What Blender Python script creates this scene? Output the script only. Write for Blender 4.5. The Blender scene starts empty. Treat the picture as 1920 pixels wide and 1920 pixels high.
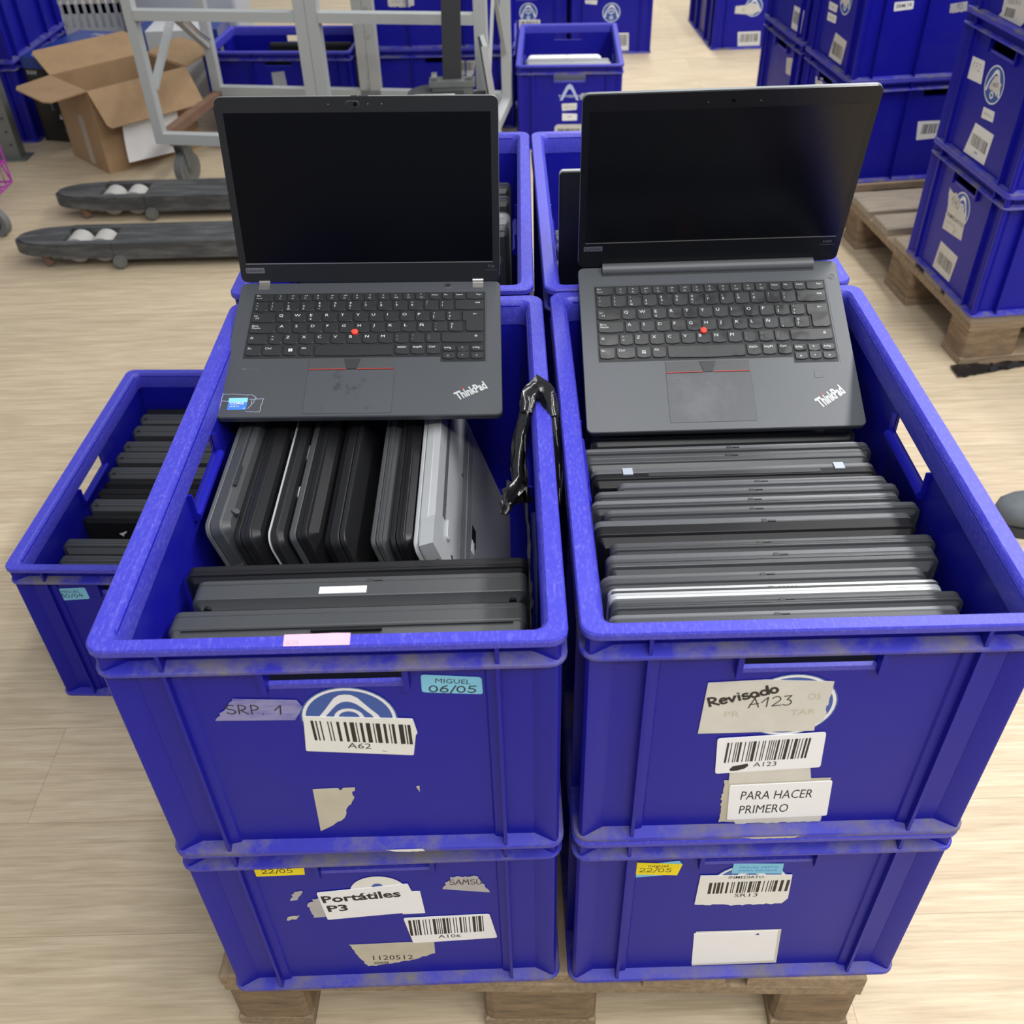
import bpy, math, random
from mathutils import Matrix, Vector
R = math.radians
random.seed(7)
sc = bpy.context.scene
COL = sc.collection

# ------------------------------------------------------------------ camera, world, lights, exposure
cam_d = bpy.data.cameras.new('camera'); cam = bpy.data.objects.new('camera', cam_d); COL.objects.link(cam)
cam_d.sensor_width = 36.0; cam_d.lens = 34.32; cam_d.clip_start = 0.02; cam_d.clip_end = 60
_y, _p, _r = -0.0028, -0.6956, -0.0287
_F = Vector((math.sin(_y)*math.cos(_p), math.cos(_y)*math.cos(_p), math.sin(_p)))
_X0 = Vector((math.cos(_y), -math.sin(_y), 0)); _U0 = _X0.cross(_F)
_X = _X0*math.cos(_r) + _U0*math.sin(_r); _U = -_X0*math.sin(_r) + _U0*math.cos(_r)
cam.matrix_world = Matrix(((_X.x, _U.x, -_F.x, -0.0464), (_X.y, _U.y, -_F.y, -0.5449), (_X.z, _U.z, -_F.z, 1.3537), (0, 0, 0, 1)))
cam_d.dof.use_dof = True; cam_d.dof.focus_distance = 1.12; cam_d.dof.aperture_fstop = 9.0
sc.camera = cam

w = bpy.data.worlds.new('world'); sc.world = w; w.use_nodes = True
w.node_tree.nodes['Background'].inputs[0].default_value = (0.93, 0.96, 1.0, 1)
w.node_tree.nodes['Background'].inputs[1].default_value = 0.36

def ceiling_light(x, y, z, sx, sy, power, col=(1.0, 0.985, 0.96)):
    l = bpy.data.lights.new('ceiling_light', 'AREA'); l.shape = 'RECTANGLE'; l.size = sx; l.size_y = sy
    l.energy = power; l.color = col
    o = bpy.data.objects.new('ceiling_light', l); COL.objects.link(o); o.location = (x, y, z); return o
ceiling_light(1.6, 1.0, 3.0, 0.3, 4.5, 118)
ceiling_light(0.9, 5.5, 3.0, 0.3, 3.5, 95)
ceiling_light(0.15, -0.1, 3.0, 0.3, 2.4, 24)
ceiling_light(0.5, -1.5, 2.9, 1.6, 0.3, 42)

sc.view_settings.view_transform = 'Standard'; sc.view_settings.look = 'None'
sc.view_settings.gamma = 1.0; sc.view_settings.use_curve_mapping = False
sc.view_settings.exposure = 0.22

# ------------------------------------------------------------------ materials
def srgb(r, g, b):
    f = lambda c: (c/255)/12.92 if c/255 <= 0.04045 else ((c/255+0.055)/1.055)**2.4
    return (f(r), f(g), f(b), 1)
MATS = {}
def mat(name, col, rough=0.5, spec=0.5, metal=0.0, var=0.0, vscale=60, bump=0.0, bscale=400, alpha=None):
    m = bpy.data.materials.new(name); m.use_nodes = True; nt = m.node_tree; b = nt.nodes['Principled BSDF']
    b.inputs['Base Color'].default_value = col; b.inputs['Roughness'].default_value = rough
    b.inputs['Specular IOR Level'].default_value = spec; b.inputs['Metallic'].default_value = metal
    if var or bump:
        tc = nt.nodes.new('ShaderNodeTexCoord')
    if var:
        n = nt.nodes.new('ShaderNodeTexNoise'); n.inputs['Scale'].default_value = vscale; n.inputs['Detail'].default_value = 5
        nt.links.new(tc.outputs['Object'], n.inputs['Vector'])
        mx = nt.nodes.new('ShaderNodeMix'); mx.data_type = 'RGBA'
        mx.inputs[6].default_value = [c*(1-var) for c in col[:3]]+[1]; mx.inputs[7].default_value = [min(1, c*(1+var)) for c in col[:3]]+[1]
        nt.links.new(n.outputs['Fac'], mx.inputs[0]); nt.links.new(mx.outputs[2], b.inputs['Base Color'])
    if bump:
        n2 = nt.nodes.new('ShaderNodeTexNoise'); n2.inputs['Scale'].default_value = bscale; n2.inputs['Detail'].default_value = 3
        nt.links.new(tc.outputs['Object'], n2.inputs['Vector'])
        bp = nt.nodes.new('ShaderNodeBump'); bp.inputs['Strength'].default_value = bump; bp.inputs['Distance'].default_value = 0.001
        nt.links.new(n2.outputs['Fac'], bp.inputs['Height']); nt.links.new(bp.outputs['Normal'], b.inputs['Normal'])
    MATS[name] = m; return m

def wear(name, col, col2, scale, lo, hi, rough, stretch=(1, 1, 1), rough2=0.6, detail=8, scratch=None, spec=0.5):
    """base colour with a second colour breaking through where a noise passes a threshold (scuffs, dust, grime)"""
    m = mat(name, col, rough, spec); nt = m.node_tree; b = nt.nodes['Principled BSDF']
    tc = nt.nodes.new('ShaderNodeTexCoord'); oi = nt.nodes.new('ShaderNodeObjectInfo')
    add = nt.nodes.new('ShaderNodeVectorMath'); add.operation = 'ADD'
    mul = nt.nodes.new('ShaderNodeMath'); mul.operation = 'MULTIPLY'; mul.inputs[1].default_value = 13
    nt.links.new(oi.outputs['Random'], mul.inputs[0]); nt.links.new(tc.outputs['Object'], add.inputs[0]); nt.links.new(mul.outputs[0], add.inputs[1])
    mp = nt.nodes.new('ShaderNodeMapping'); mp.inputs['Scale'].default_value = stretch; nt.links.new(add.outputs[0], mp.inputs[0])
    n = nt.nodes.new('ShaderNodeTexNoise'); n.inputs['Scale'].default_value = scale; n.inputs['Detail'].default_value = detail; n.inputs['Roughness'].default_value = 0.7
    nt.links.new(mp.outputs[0], n.inputs['Vector'])
    cr = nt.nodes.new('ShaderNodeMapRange'); cr.inputs[1].default_value = lo; cr.inputs[2].default_value = hi
    nt.links.new(n.outputs['Fac'], cr.inputs[0])
    fac = cr.outputs[0]
    if scratch:
        n3 = nt.nodes.new('ShaderNodeTexNoise'); n3.inputs['Scale'].default_value = scratch; n3.inputs['Detail'].default_value = 2
        mp3 = nt.nodes.new('ShaderNodeMapping'); mp3.inputs['Scale'].default_value = (1, .12, 1); mp3.inputs['Rotation'].default_value = (0.3, 0.5, 0.9)
        nt.links.new(add.outputs[0], mp3.inputs[0]); nt.links.new(mp3.outputs[0], n3.inputs['Vector'])
        c3 = nt.nodes.new('ShaderNodeMapRange'); c3.inputs[1].default_value = .67; c3.inputs[2].default_value = .76; c3.inputs[4].default_value = .55
        nt.links.new(n3.outputs['Fac'], c3.inputs[0])
        mxx = nt.nodes.new('ShaderNodeMath'); mxx.operation = 'MAXIMUM'; nt.links.new(fac, mxx.inputs[0]); nt.links.new(c3.outputs[0], mxx.inputs[1]); fac = mxx.outputs[0]
    mx = nt.nodes.new('ShaderNodeMix'); mx.data_type = 'RGBA'; mx.inputs[6].default_value = col; mx.inputs[7].default_value = col2
    nt.links.new(fac, mx.inputs[0]); nt.links.new(mx.outputs[2], b.inputs['Base Color'])
    mr = nt.nodes.new('ShaderNodeMapRange'); mr.inputs[3].default_value = rough; mr.inputs[4].default_value = rough2
    nt.links.new(fac, mr.inputs[0]); nt.links.new(mr.outputs[0], b.inputs['Roughness'])
    return m

BLUE = (0.0078, 0.0078, 0.300, 1)
wear('crate_blue', BLUE, (0.020, 0.021, 0.26, 1), 7, 0.52, 0.95, 0.36, rough2=0.48, scratch=150, spec=.24)
wear('crate_rim', (0.044, 0.043, 0.45, 1), (0.15, 0.15, 0.57, 1), 420, 0.50, 0.85, 0.40, stretch=(1, .35, 1), rough2=0.6, scratch=260, spec=.4)
wear('crate_ledge', (0.032, 0.032, 0.40, 1), (0.165, 0.15, 0.155, 1), 15, 0.43, 0.66, 0.45, rough2=0.85)
mat('hole_dark', (0.006, 0.006, 0.03, 1), 0.7)
mat('paper', srgb(226, 226, 222), 0.7, 0.3, var=0.06, vscale=40)
mat('paper_white', srgb(236, 237, 240), 0.6, 0.3, var=0.03, vscale=40)
mat('paper_old', srgb(208, 205, 197), 0.75, 0.25, var=0.13, vscale=35)
mat('paper_yellowed', srgb(192, 186, 168), 0.8, 0.2, var=0.15, vscale=35)
mat('paper_blue', srgb(128, 196, 226), 0.6, 0.3, var=0.04)
mat('paper_yellow', srgb(240, 218, 30), 0.6, 0.3, var=0.04)
mat('paper_pink', srgb(206, 170, 194), 0.6, 0.3, var=0.08, vscale=80)
wear('tape_cloudy', srgb(138, 136, 186), srgb(80, 76, 165), 60, 0.45, 0.7, 0.4, stretch=(.35, 1, 2))
mat('tape_grey', srgb(176, 174, 176), 0.5, 0.4, var=0.2, vscale=50)
mat('ink', (0.012, 0.011, 0.011, 1), 0.55)
mat('ink_faint', srgb(150, 148, 146), 0.7)
mat('logo_blue', srgb(48, 84, 160), 0.45)
mat('logo_white', srgb(226, 228, 234), 0.5)
mat('logo_pale', srgb(186, 196, 236), 0.5)
mat('charcoal', (0.050, 0.054, 0.058, 1), 0.42, 0.5, var=0.05, bump=0.12, bscale=2500)
mat('charcoal_light', (0.088, 0.094, 0.102, 1), 0.42, 0.5, var=0.05, bump=0.1, bscale=2500)
mat('palmrest', (0.049, 0.054, 0.062, 1), 0.44, 0.5, var=0.05, vscale=12, bump=0.08, bscale=2500)
mat('palmrest_e', (0.072, 0.079, 0.089, 1), 0.40, 0.5, var=0.08, vscale=9, bump=0.08, bscale=2500)
mat('laptop_black', (0.010, 0.0105, 0.012, 1), 0.5, 0.25, var=0.15, vscale=30)
wear('laptop_worn', (0.012, 0.0125, 0.014, 1), (0.08, 0.08, 0.08, 1), 35, 0.66, 0.82, 0.42, spec=.32, rough2=0.6)
mat('laptop_gloss', (0.009, 0.009, 0.011, 1), 0.34, 0.4)
mat('lid_edge', (0.13, 0.138, 0.148, 1), 0.4, 0.5)
mat('lid_edge_bright', (0.30, 0.33, 0.34, 1), 0.4, 0.5)
mat('open_lid', (0.17, 0.185, 0.195, 1), 0.4, 0.5)
mat('hinge_pale', (0.36, 0.40, 0.47, 1), 0.45, 0.4)
mat('silver', (0.46, 0.475, 0.485, 1), 0.36, 0.5, metal=0.15, var=0.03)
mat('silver_dull', (0.33, 0.345, 0.355, 1), 0.45, 0.5, metal=0.1, var=0.05)
mat('bottom_grey', (0.36, 0.375, 0.39, 1), 0.4, 0.5, metal=0.15, var=0.03)
mat('grille', (0.03, 0.032, 0.034, 1), 0.5)
mat('bezel', (0.0125, 0.0135, 0.0165, 1), 0.42, 0.35, var=0.06)
mat('bezel_e', (0.0065, 0.007, 0.009, 1), 0.3, 0.35, var=0.06)
mat('screen_glass', (0.0014, 0.0017, 0.0034, 1), 0.26, 0.14)
mat('screen_glossy', (0.0014, 0.0017, 0.0034, 1), 0.22, 0.42)
mat('key_black', (0.022, 0.0235, 0.026, 1), 0.36, 0.45)
wear('key_shiny', (0.030, 0.0315, 0.034, 1), (0.016, 0.0165, 0.018, 1), 55, 0.50, 0.68, 0.38, rough2=0.28, detail=1)
mat('keywell', (0.022, 0.024, 0.027, 1), 0.5)
mat('legend', srgb(205, 210, 212), 0.5)
mat('legend_lilac', srgb(196, 150, 196), 0.5)
mat('red_rubber', srgb(226, 66, 52), 0.6)
mat('red_line', srgb(178, 52, 44), 0.4)
mat('chrome', (0.75, 0.75, 0.75, 1), 0.18, 0.5, metal=1.0)
mat('hinge_metal', (0.42, 0.41, 0.39, 1), 0.3, 0.5, metal=0.8)
wear('touchpad', (0.054, 0.059, 0.068, 1), (0.010, 0.0105, 0.012, 1), 55, 0.55, 0.72, 0.4, rough2=0.42)
wear('touchpad_e', (0.062, 0.068, 0.076, 1), (0.098, 0.105, 0.115, 1), 16, 0.50, 0.72, 0.4, rough2=0.3)
mat('badge_grey', srgb(92, 94, 102), 0.4)
mat('badge_blue', srgb(60, 120, 205), 0.4)
mat('film_clear', srgb(150, 160, 178), 0.3)
mat('black_film', (0.010, 0.010, 0.012, 1), 0.17, 0.6, bump=0.9, bscale=90)
wear('wood', (0.34, 0.25, 0.155, 1), (0.17, 0.125, 0.085, 1), 9, 0.38, 0.72, 0.75, stretch=(14, 1.2, 14), rough2=0.85)
wear('wood_grey', (0.38, 0.32, 0.24, 1), (0.22, 0.18, 0.14, 1), 9, 0.38, 0.75, 0.8, stretch=(14, 1.2, 14), rough2=0.85)
wear('wood_block', (0.27, 0.185, 0.105, 1), (0.11, 0.08, 0.055, 1), 14, 0.38, 0.72, 0.8, stretch=(1, 1, 5), rough2=0.9)
wear('cardboard', srgb(164, 134, 100), srgb(148, 119, 88), 8, 0.45, 0.75, 0.8, rough2=0.85)
mat('cardboard_edge', srgb(140, 106, 72), 0.9)
mat('tape_clear', srgb(176, 170, 160), 0.25)
wear('trolley_paint', srgb(172, 176, 176), srgb(110, 105, 98), 14, 0.62, 0.82, 0.45)
wear('scorched', srgb(168, 170, 168), srgb(48, 42, 38), 7, 0.55, 0.72, 0.5)
mat('rust', srgb(120, 92, 74), 0.8, var=0.3, vscale=20)
wear('fork_paint', (0.045, 0.048, 0.052, 1), (0.15, 0.15, 0.148, 1), 18, 0.45, 0.75, 0.55, stretch=(.35, 2, 2), rough2=0.7)
mat('roller', srgb(182, 180, 176), 0.6)
mat('steel_dark', (0.03, 0.031, 0.035, 1), 0.45)
mat('rubber_grey', srgb(110, 112, 112), 0.7)
mat('galvanised', srgb(120, 124, 122), 0.5, metal=0.5, var=0.2, vscale=30)
mat('box_black', (0.012, 0.012, 0.014, 1), 0.3)
mat('box_blue', srgb(34, 62, 140), 0.3, var=0.15, vscale=6)
mat('white_plastic', srgb(206, 208, 210), 0.5)
mat('grey_plastic', srgb(168, 170, 178), 0.5)
mat('magenta', srgb(176, 60, 170), 0.4)
mat('shoe_grey', srgb(86, 92, 96), 0.75, var=0.3, vscale=50)
mat('shoe_sole', srgb(56, 58, 60), 0.8)
mat('cable', (0.02, 0.02, 0.02, 1), 0.5)

def pad_wear(name, cx, cy, rad, gain):
    nt = MATS[name].node_tree; mx = [n for n in nt.nodes if n.type == 'MIX'][0]; mr = [n for n in nt.nodes if n.type == 'MAP_RANGE' and n.inputs[1].default_value > .3][0]
    tc = [n for n in nt.nodes if n.type == 'TEX_COORD'][0]; nz = [n for n in nt.nodes if n.type == 'TEX_NOISE'][0]
    d = nt.nodes.new('ShaderNodeVectorMath'); d.operation = 'DISTANCE'; d.inputs[1].default_value = (cx, cy, 0); nt.links.new(tc.outputs['Object'], d.inputs[0])
    g = nt.nodes.new('ShaderNodeMapRange'); g.inputs[1].default_value = 0; g.inputs[2].default_value = rad; g.inputs[3].default_value = gain; g.inputs[4].default_value = -gain*.6; nt.links.new(d.outputs['Value'], g.inputs[0])
    a = nt.nodes.new('ShaderNodeMath'); a.operation = 'ADD'; nt.links.new(nz.outputs['Fac'], a.inputs[0]); nt.links.new(g.outputs[0], a.inputs[1]); nt.links.new(a.outputs[0], mr.inputs[0])
pad_wear('touchpad', -.010, -.183, .040, .13); pad_wear('touchpad_e', -.012, -.200, .05, .10)
def floor_material():
    m = bpy.data.materials.new('floor_vinyl'); m.use_nodes = True; nt = m.node_tree; b = nt.nodes['Principled BSDF']
    N = nt.nodes.new; L = nt.links.new
    tc = N('ShaderNodeTexCoord')
    br = N('ShaderNodeTexBrick'); br.inputs['Scale'].default_value = 1.0; br.offset = 0.37; br.offset_frequency = 2
    br.inputs['Brick Width'].default_value = 1.22; br.inputs['Row Height'].default_value = 0.1866; br.inputs['Mortar Size'].default_value = 0.0006
    br.inputs['Mortar Smooth'].default_value = 0.1; br.inputs['Bias'].default_value = 0.0
    br.inputs['Color1'].default_value = (0.2, 0.2, 0.2, 1); br.inputs['Color2'].default_value = (0.85, 0.85, 0.85, 1); br.inputs['Mortar'].default_value = (0.5, 0.5, 0.5, 1)
    mp0 = N('ShaderNodeMapping'); mp0.inputs['Location'].default_value = (0.38, 0.0346, 0); L(tc.outputs['Object'], mp0.inputs[0]); L(mp0.outputs[0], br.inputs['Vector'])
    # grain, shifted per plank
    mp = N('ShaderNodeMapping'); mp.inputs['Scale'].default_value = (1.6, 22, 1)
    av = N('ShaderNodeVectorMath'); av.operation = 'MULTIPLY_ADD'; av.inputs[1].default_value = (7, 3, 0)
    L(br.outputs['Color'], av.inputs[0]); L(tc.outputs['Object'], av.inputs[2]); L(av.outputs[0], mp.inputs[0])
    n1 = N('ShaderNodeTexNoise'); n1.inputs['Scale'].default_value = 3.0; n1.inputs['Detail'].default_value = 9; n1.inputs['Roughness'].default_value = 0.62; n1.inputs['Distortion'].default_value = 0.35
    L(mp.outputs[0], n1.inputs['Vector'])
    mp2 = N('ShaderNodeMapping'); mp2.inputs['Scale'].default_value = (6, 120, 1); L(av.outputs[0], mp2.inputs[0])
    n2 = N('ShaderNodeTexNoise'); n2.inputs['Scale'].default_value = 2.0; n2.inputs['Detail'].default_value = 4; L(mp2.outputs[0], n2.inputs['Vector'])
    r1 = N('ShaderNodeValToRGB'); r1.color_ramp.elements[0].position = 0.30; r1.color_ramp.elements[0].color = (0.47, 0.37, 0.245, 1)
    r1.color_ramp.elements[1].position = 0.66; r1.color_ramp.elements[1].color = (0.63, 0.525, 0.37, 1)
    L(n1.outputs['Fac'], r1.inputs[0])
    r2 = N('ShaderNodeMapRange'); r2.inputs[1].default_value = .3; r2.inputs[2].default_value = .7; r2.inputs[3].default_value = .86; r2.inputs[4].default_value = 1.07
    L(n2.outputs['Fac'], r2.inputs[0])
    mm = N('ShaderNodeMix'); mm.data_type = 'RGBA'; mm.blend_type = 'MULTIPLY'; mm.inputs[0].default_value = 1
    L(r1.outputs[0], mm.inputs[6]); L(r2.outputs[0], mm.inputs[7])
    tint = N('ShaderNodeMapRange'); tint.inputs[3].default_value = .90; tint.inputs[4].default_value = 1.08; L(br.outputs['Color'], tint.inputs[0])
    m2 = N('ShaderNodeMix'); m2.data_type = 'RGBA'; m2.blend_type = 'MULTIPLY'; m2.inputs[0].default_value = 1; L(mm.outputs[2], m2.inputs[6]); L(tint.outputs[0], m2.inputs[7])
    m3 = N('ShaderNodeMix'); m3.data_type = 'RGBA'; m3.inputs[7].default_value = (0.36, 0.285, 0.195, 1); L(br.outputs['Fac'], m3.inputs[0]); L(m2.outputs[2], m3.inputs[6])
    L(m3.outputs[2], b.inputs['Base Color']); b.inputs['Roughness'].default_value = 0.5; b.inputs['Specular IOR Level'].default_value = 0.35
    MATS['floor_vinyl'] = m
floor_material()

# ------------------------------------------------------------------ mesh builder
class MB:
    def __init__(s): s.v = []; s.f = []; s.m = []; s.T = Matrix.Identity(4)
    def add(s, vs, fs, mi=0):
        o = len(s.v); T = s.T
        s.v += [tuple(T @ Vector(p)) for p in vs]
        for f in fs: s.f.append([o+i for i in f]); s.m.append(mi)
    def box(s, x0, x1, y0, y1, z0, z1, mi=0):
        s.add([(x0, y0, z0), (x1, y0, z0), (x1, y1, z0), (x0, y1, z0), (x0, y0, z1), (x1, y0, z1), (x1, y1, z1), (x0, y1, z1)],
              [(0, 3, 2, 1), (4, 5, 6, 7), (0, 1, 5, 4), (1, 2, 6, 5), (2, 3, 7, 6), (3, 0, 4, 7)], mi)
    def bar(s, a, b, wx, wy, up=(0, 0, 1), mi=0):
        """a rectangular bar from a to b, wx across, wy along 'up'"""
        a = Vector(a); b = Vector(b); d = (b-a).normalized(); u = Vector(up); x = d.cross(u)
        if x.length < 1e-6: u = Vector((0, 1, 0)); x = d.cross(u)
        x.normalize(); u = x.cross(d).normalized(); vs = []
        for q in (a, b):
            for i, j in ((-1, -1), (1, -1), (1, 1), (-1, 1)): vs.append(q + x*(i*wx/2) + u*(j*wy/2))
        s.add(vs, [(0, 1, 2, 3), (7, 6, 5, 4), (0, 4, 5, 1), (1, 5, 6, 2), (2, 6, 7, 3), (3, 7, 4, 0)], mi)
    def prism(s, pts, z0, z1, mi=0):
        n = len(pts)
        s.add([(x, y, z0) for x, y in pts] + [(x, y, z1) for x, y in pts],
              [list(range(n))[::-1], list(range(n, 2*n))] + [(i, (i+1) % n, n+(i+1) % n, n+i) for i in range(n)], mi)
    def loft(s, rings, mi=0, cap0=True, cap1=True, closed=False):
        n = len(rings[0]); vs = [p for r in rings for p in r]; fs = []
        K = len(rings)
        for k in range(K if closed else K-1):
            a = k*n; b = ((k+1) % K)*n
            for i in range(n): fs.append((a+i, a+(i+1) % n, b+(i+1) % n, b+i))
        if not closed:
            if cap0: fs.append(list(range(n))[::-1])
            if cap1: fs.append(list(range((K-1)*n, K*n)))
        s.add(vs, fs, mi)
    def tube(s, path, r, n=10, mi=0, closed=False, flat=1.0):
        rings = []; P = [Vector(p) for p in path]; K = len(P)
        for k in range(K):
            d = (P[(k+1) % K]-P[k-1]) if (closed or 0 < k < K-1) else (P[min(k+1, K-1)]-P[max(k-1, 0)])
            d.normalize(); u = Vector((0, 0, 1)) if abs(d.z) < 0.9 else Vector((0, 1, 0))
            x = d.cross(u).normalized(); u = x.cross(d); rr = r[k] if isinstance(r, (list, tuple)) else r
            rings.append([tuple(P[k]+(x*math.cos(2*math.pi*i/n)*flat+u*math.sin(2*math.pi*i/n))*rr) for i in range(n)])
        s.loft(rings, mi, closed=closed)
    def cyl(s, c, ax, r, h, n=24, mi=0, r2=None):
        a = Vector(ax).normalized()*h/2; s.tube([Vector(c)-a, Vector(c)+a], [r, r if r2 is None else r2], n, mi)
    def rr(s, w, d, r, levels, mi=0, seg=5, cx=0, cy=0):
        """stack of rounded rectangles: levels = (inset, z)"""
        s.loft([[(x+cx, y+cy, z) for x, y in rrect(w/2-i, d/2-i, max(r-i, .0004), seg)] for i, z in levels], mi)
    def build(s, name, mats, parent=None, smooth=None, M=None):
        me = bpy.data.meshes.new(name); me.from_pydata(s.v, [], s.f)
        for k in ([mats] if isinstance(mats, str) else mats): me.materials.append(MATS[k])
        for p, i in zip(me.polygons, s.m): p.material_index = i
        if smooth is not None:
            me.polygons.foreach_set('use_smooth', [True]*len(me.polygons)); me.set_sharp_from_angle(angle=R(smooth))
        me.update()
        o = bpy.data.objects.new(name, me); COL.objects.link(o)
        if parent: o.parent = parent
        if M is not None: o.matrix_local = M
        return o
def rrect(hx, hy, r, seg=5):
    r = min(r, hx-1e-4, hy-1e-4); o = []
    for cx, cy, a0 in ((hx-r, hy-r, 0), (-hx+r, hy-r, 90), (-hx+r, -hy+r, 180), (hx-r, -hy+r, 270)):
        for i in range(seg+1):
            a = R(a0+90*i/seg); o.append((cx+r*math.cos(a), cy+r*math.sin(a)))
    return o
def empty(name, loc=(0, 0, 0), rz=0, M=None):
    o = bpy.data.objects.new(name, None); COL.objects.link(o); o.empty_display_size = 0.05
    if M is not None: o.matrix_world = M
    else: o.location = loc; o.rotation_euler = (0, 0, rz)
    return o
def tag(o, label, cat, group=None):
    o['label'] = label; o['category'] = cat
    if group: o['group'] = group
    return o

# ------------------------------------------------------------------ flat printing (labels, legends)
_TX = {}
def text_mesh(body, bold=0.0):
    k = (body, bold)
    if k not in _TX:
        c = bpy.data.curves.new('t', 'FONT'); c.body = body; c.resolution_u = 2; c.offset = bold
        o = bpy.data.objects.new('t', c); me = bpy.data.meshes.new_from_object(o)
        vs = [tuple(v.co) for v in me.vertices]; fs = [tuple(p.vertices) for p in me.polygons]
        bpy.data.objects.remove(o); bpy.data.curves.remove(c); bpy.data.meshes.remove(me)
        xs = [v[0] for v in vs]; ys = [v[1] for v in vs]
        _TX[k] = (vs, fs, min(xs), max(xs), min(ys), max(ys))
    return _TX[k]
class Print:
    """2D shapes laid on a face through P(u, v, n)"""
    def __init__(s, P): s.P = P; s.mb = MB()
    def poly(s, pts, lift, mi=0, thick=0):
        a = sum(pts[i][0]*pts[(i+1) % len(pts)][1]-pts[(i+1) % len(pts)][0]*pts[i][1] for i in range(len(pts)))
        if a < 0: pts = pts[::-1]
        n = len(pts); vs = [s.P(u, v, lift) for u, v in pts]; fs = [list(range(n))]
        if thick:
            vs += [s.P(u, v, lift-thick) for u, v in pts]; fs += [(i, n+i, n+(i+1) % n, (i+1) % n) for i in range(n)]
        s.mb.add(vs, fs, mi)
    def rect(s, u0, u1, v0, v1, lift, mi=0): s.poly([(u0, v0), (u1, v0), (u1, v1), (u0, v1)], lift, mi)
    def text(s, body, x0, y0, x1, y1, h, lift, mi=0, bold=0.0, slant=0.0):
        """baseline from (x0,y0) to (x1,y1): the string is stretched to that length, h tall"""
        vs, fs, a, b, c, d = text_mesh(body, bold); L = math.hypot(x1-x0, y1-y0); ang = math.atan2(y1-y0, x1-x0)
        sx = L/(b-a); sy = h/0.729; ca, sa = math.cos(ang), math.sin(ang); o = []
        for v in vs:
            yy = v[1]*sy; xx = (v[0]-a)*sx + yy*slant
            o.append(s.P(x0+xx*ca-yy*sa, y0+xx*sa+yy*ca, lift))
        s.mb.add(o, fs, mi)
    def stroke(s, pts, wd, lift, mi=0):
        for (a, b) in zip(pts[:-1], pts[1:]):
            L = math.hypot(b[0]-a[0], b[1]-a[1])
            if L < 1e-7: continue
            nx, ny = -(b[1]-a[1])/L*wd/2, (b[0]-a[0])/L*wd/2
            ex, ey = (b[0]-a[0])/L*wd*.3, (b[1]-a[1])/L*wd*.3
            s.mb.add([s.P(*q, lift) for q in ((a[0]-ex-nx, a[1]-ey-ny), (b[0]+ex-nx, b[1]+ey-ny), (b[0]+ex+nx, b[1]+ey+ny), (a[0]-ex+nx, a[1]-ey+ny))], [(0, 1, 2, 3)], mi)
            lift += 2e-7
    def hand(s, body, x0, y0, x1, y1, h, wd, lift, mi=0):
        L = math.hypot(x1-x0, y1-y0); ang = math.atan2(y1-y0, x1-x0); ca, sa = math.cos(ang), math.sin(ang)
        tot = sum(GL[c][0] for c in body); k = L/tot; pen = 0
        for c in body:
            wdt, strokes = GL[c]
            for st in strokes:
                s.stroke([(x0+(pen+px)*k*ca-py*h*sa, y0+(pen+px)*k*sa+py*h*ca) for px, py in st], wd, lift, mi)
            pen += wdt
    def barcode(s, u0, u1, v0, v1, lift, mi, pattern=None, dv=0.0, seed=1):
        rnd = random.Random(seed)
        if pattern is None:
            pattern = []; t = 0
            while t < 100:
                wd = rnd.choice((1.2, 1.2, 2.6, 3.8)); pattern.append((t, wd)); t += wd + rnd.choice((1.4, 1.4, 2.4, 3.6))
            sc_ = 100/ (pattern[-1][0]+pattern[-1][1]); pattern = [(a*sc_, b*sc_) for a, b in pattern]
        for a, b in pattern:
            ua = u0+(u1-u0)*a/100; ub = u0+(u1-u0)*(a+b)/100; o = dv*a/100
            s.poly([(ua, v0+o), (ub, v0+o), (ub, v1+o), (ua, v1+o)], lift, mi)
    def disc(s, cx, cy, r0, r1, lift, mi, n=40, a0=0, a1=360):
        for i in range(n):
            t0 = R(a0+(a1-a0)*i/n); t1 = R(a0+(a1-a0)*(i+1)/n); q = [(cx+r1*math.cos(t0), cy+r1*math.sin(t0)), (cx+r1*math.cos(t1), cy+r1*math.sin(t1))]
            q += [(cx+r0*math.cos(t1), cy+r0*math.sin(t1)), (cx+r0*math.cos(t0), cy+r0*math.sin(t0))] if r0 > 0 else [(cx, cy)]
            s.poly(q, lift, mi)
    def build(s, name, mats, parent): return s.mb.build(name, mats, parent)
def arc(cx, cy, rx, ry, a0, a1, n=8): return [(cx+rx*math.cos(R(a0+(a1-a0)*i/n)), cy+ry*math.sin(R(a0+(a1-a0)*i/n))) for i in range(n+1)]
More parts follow.
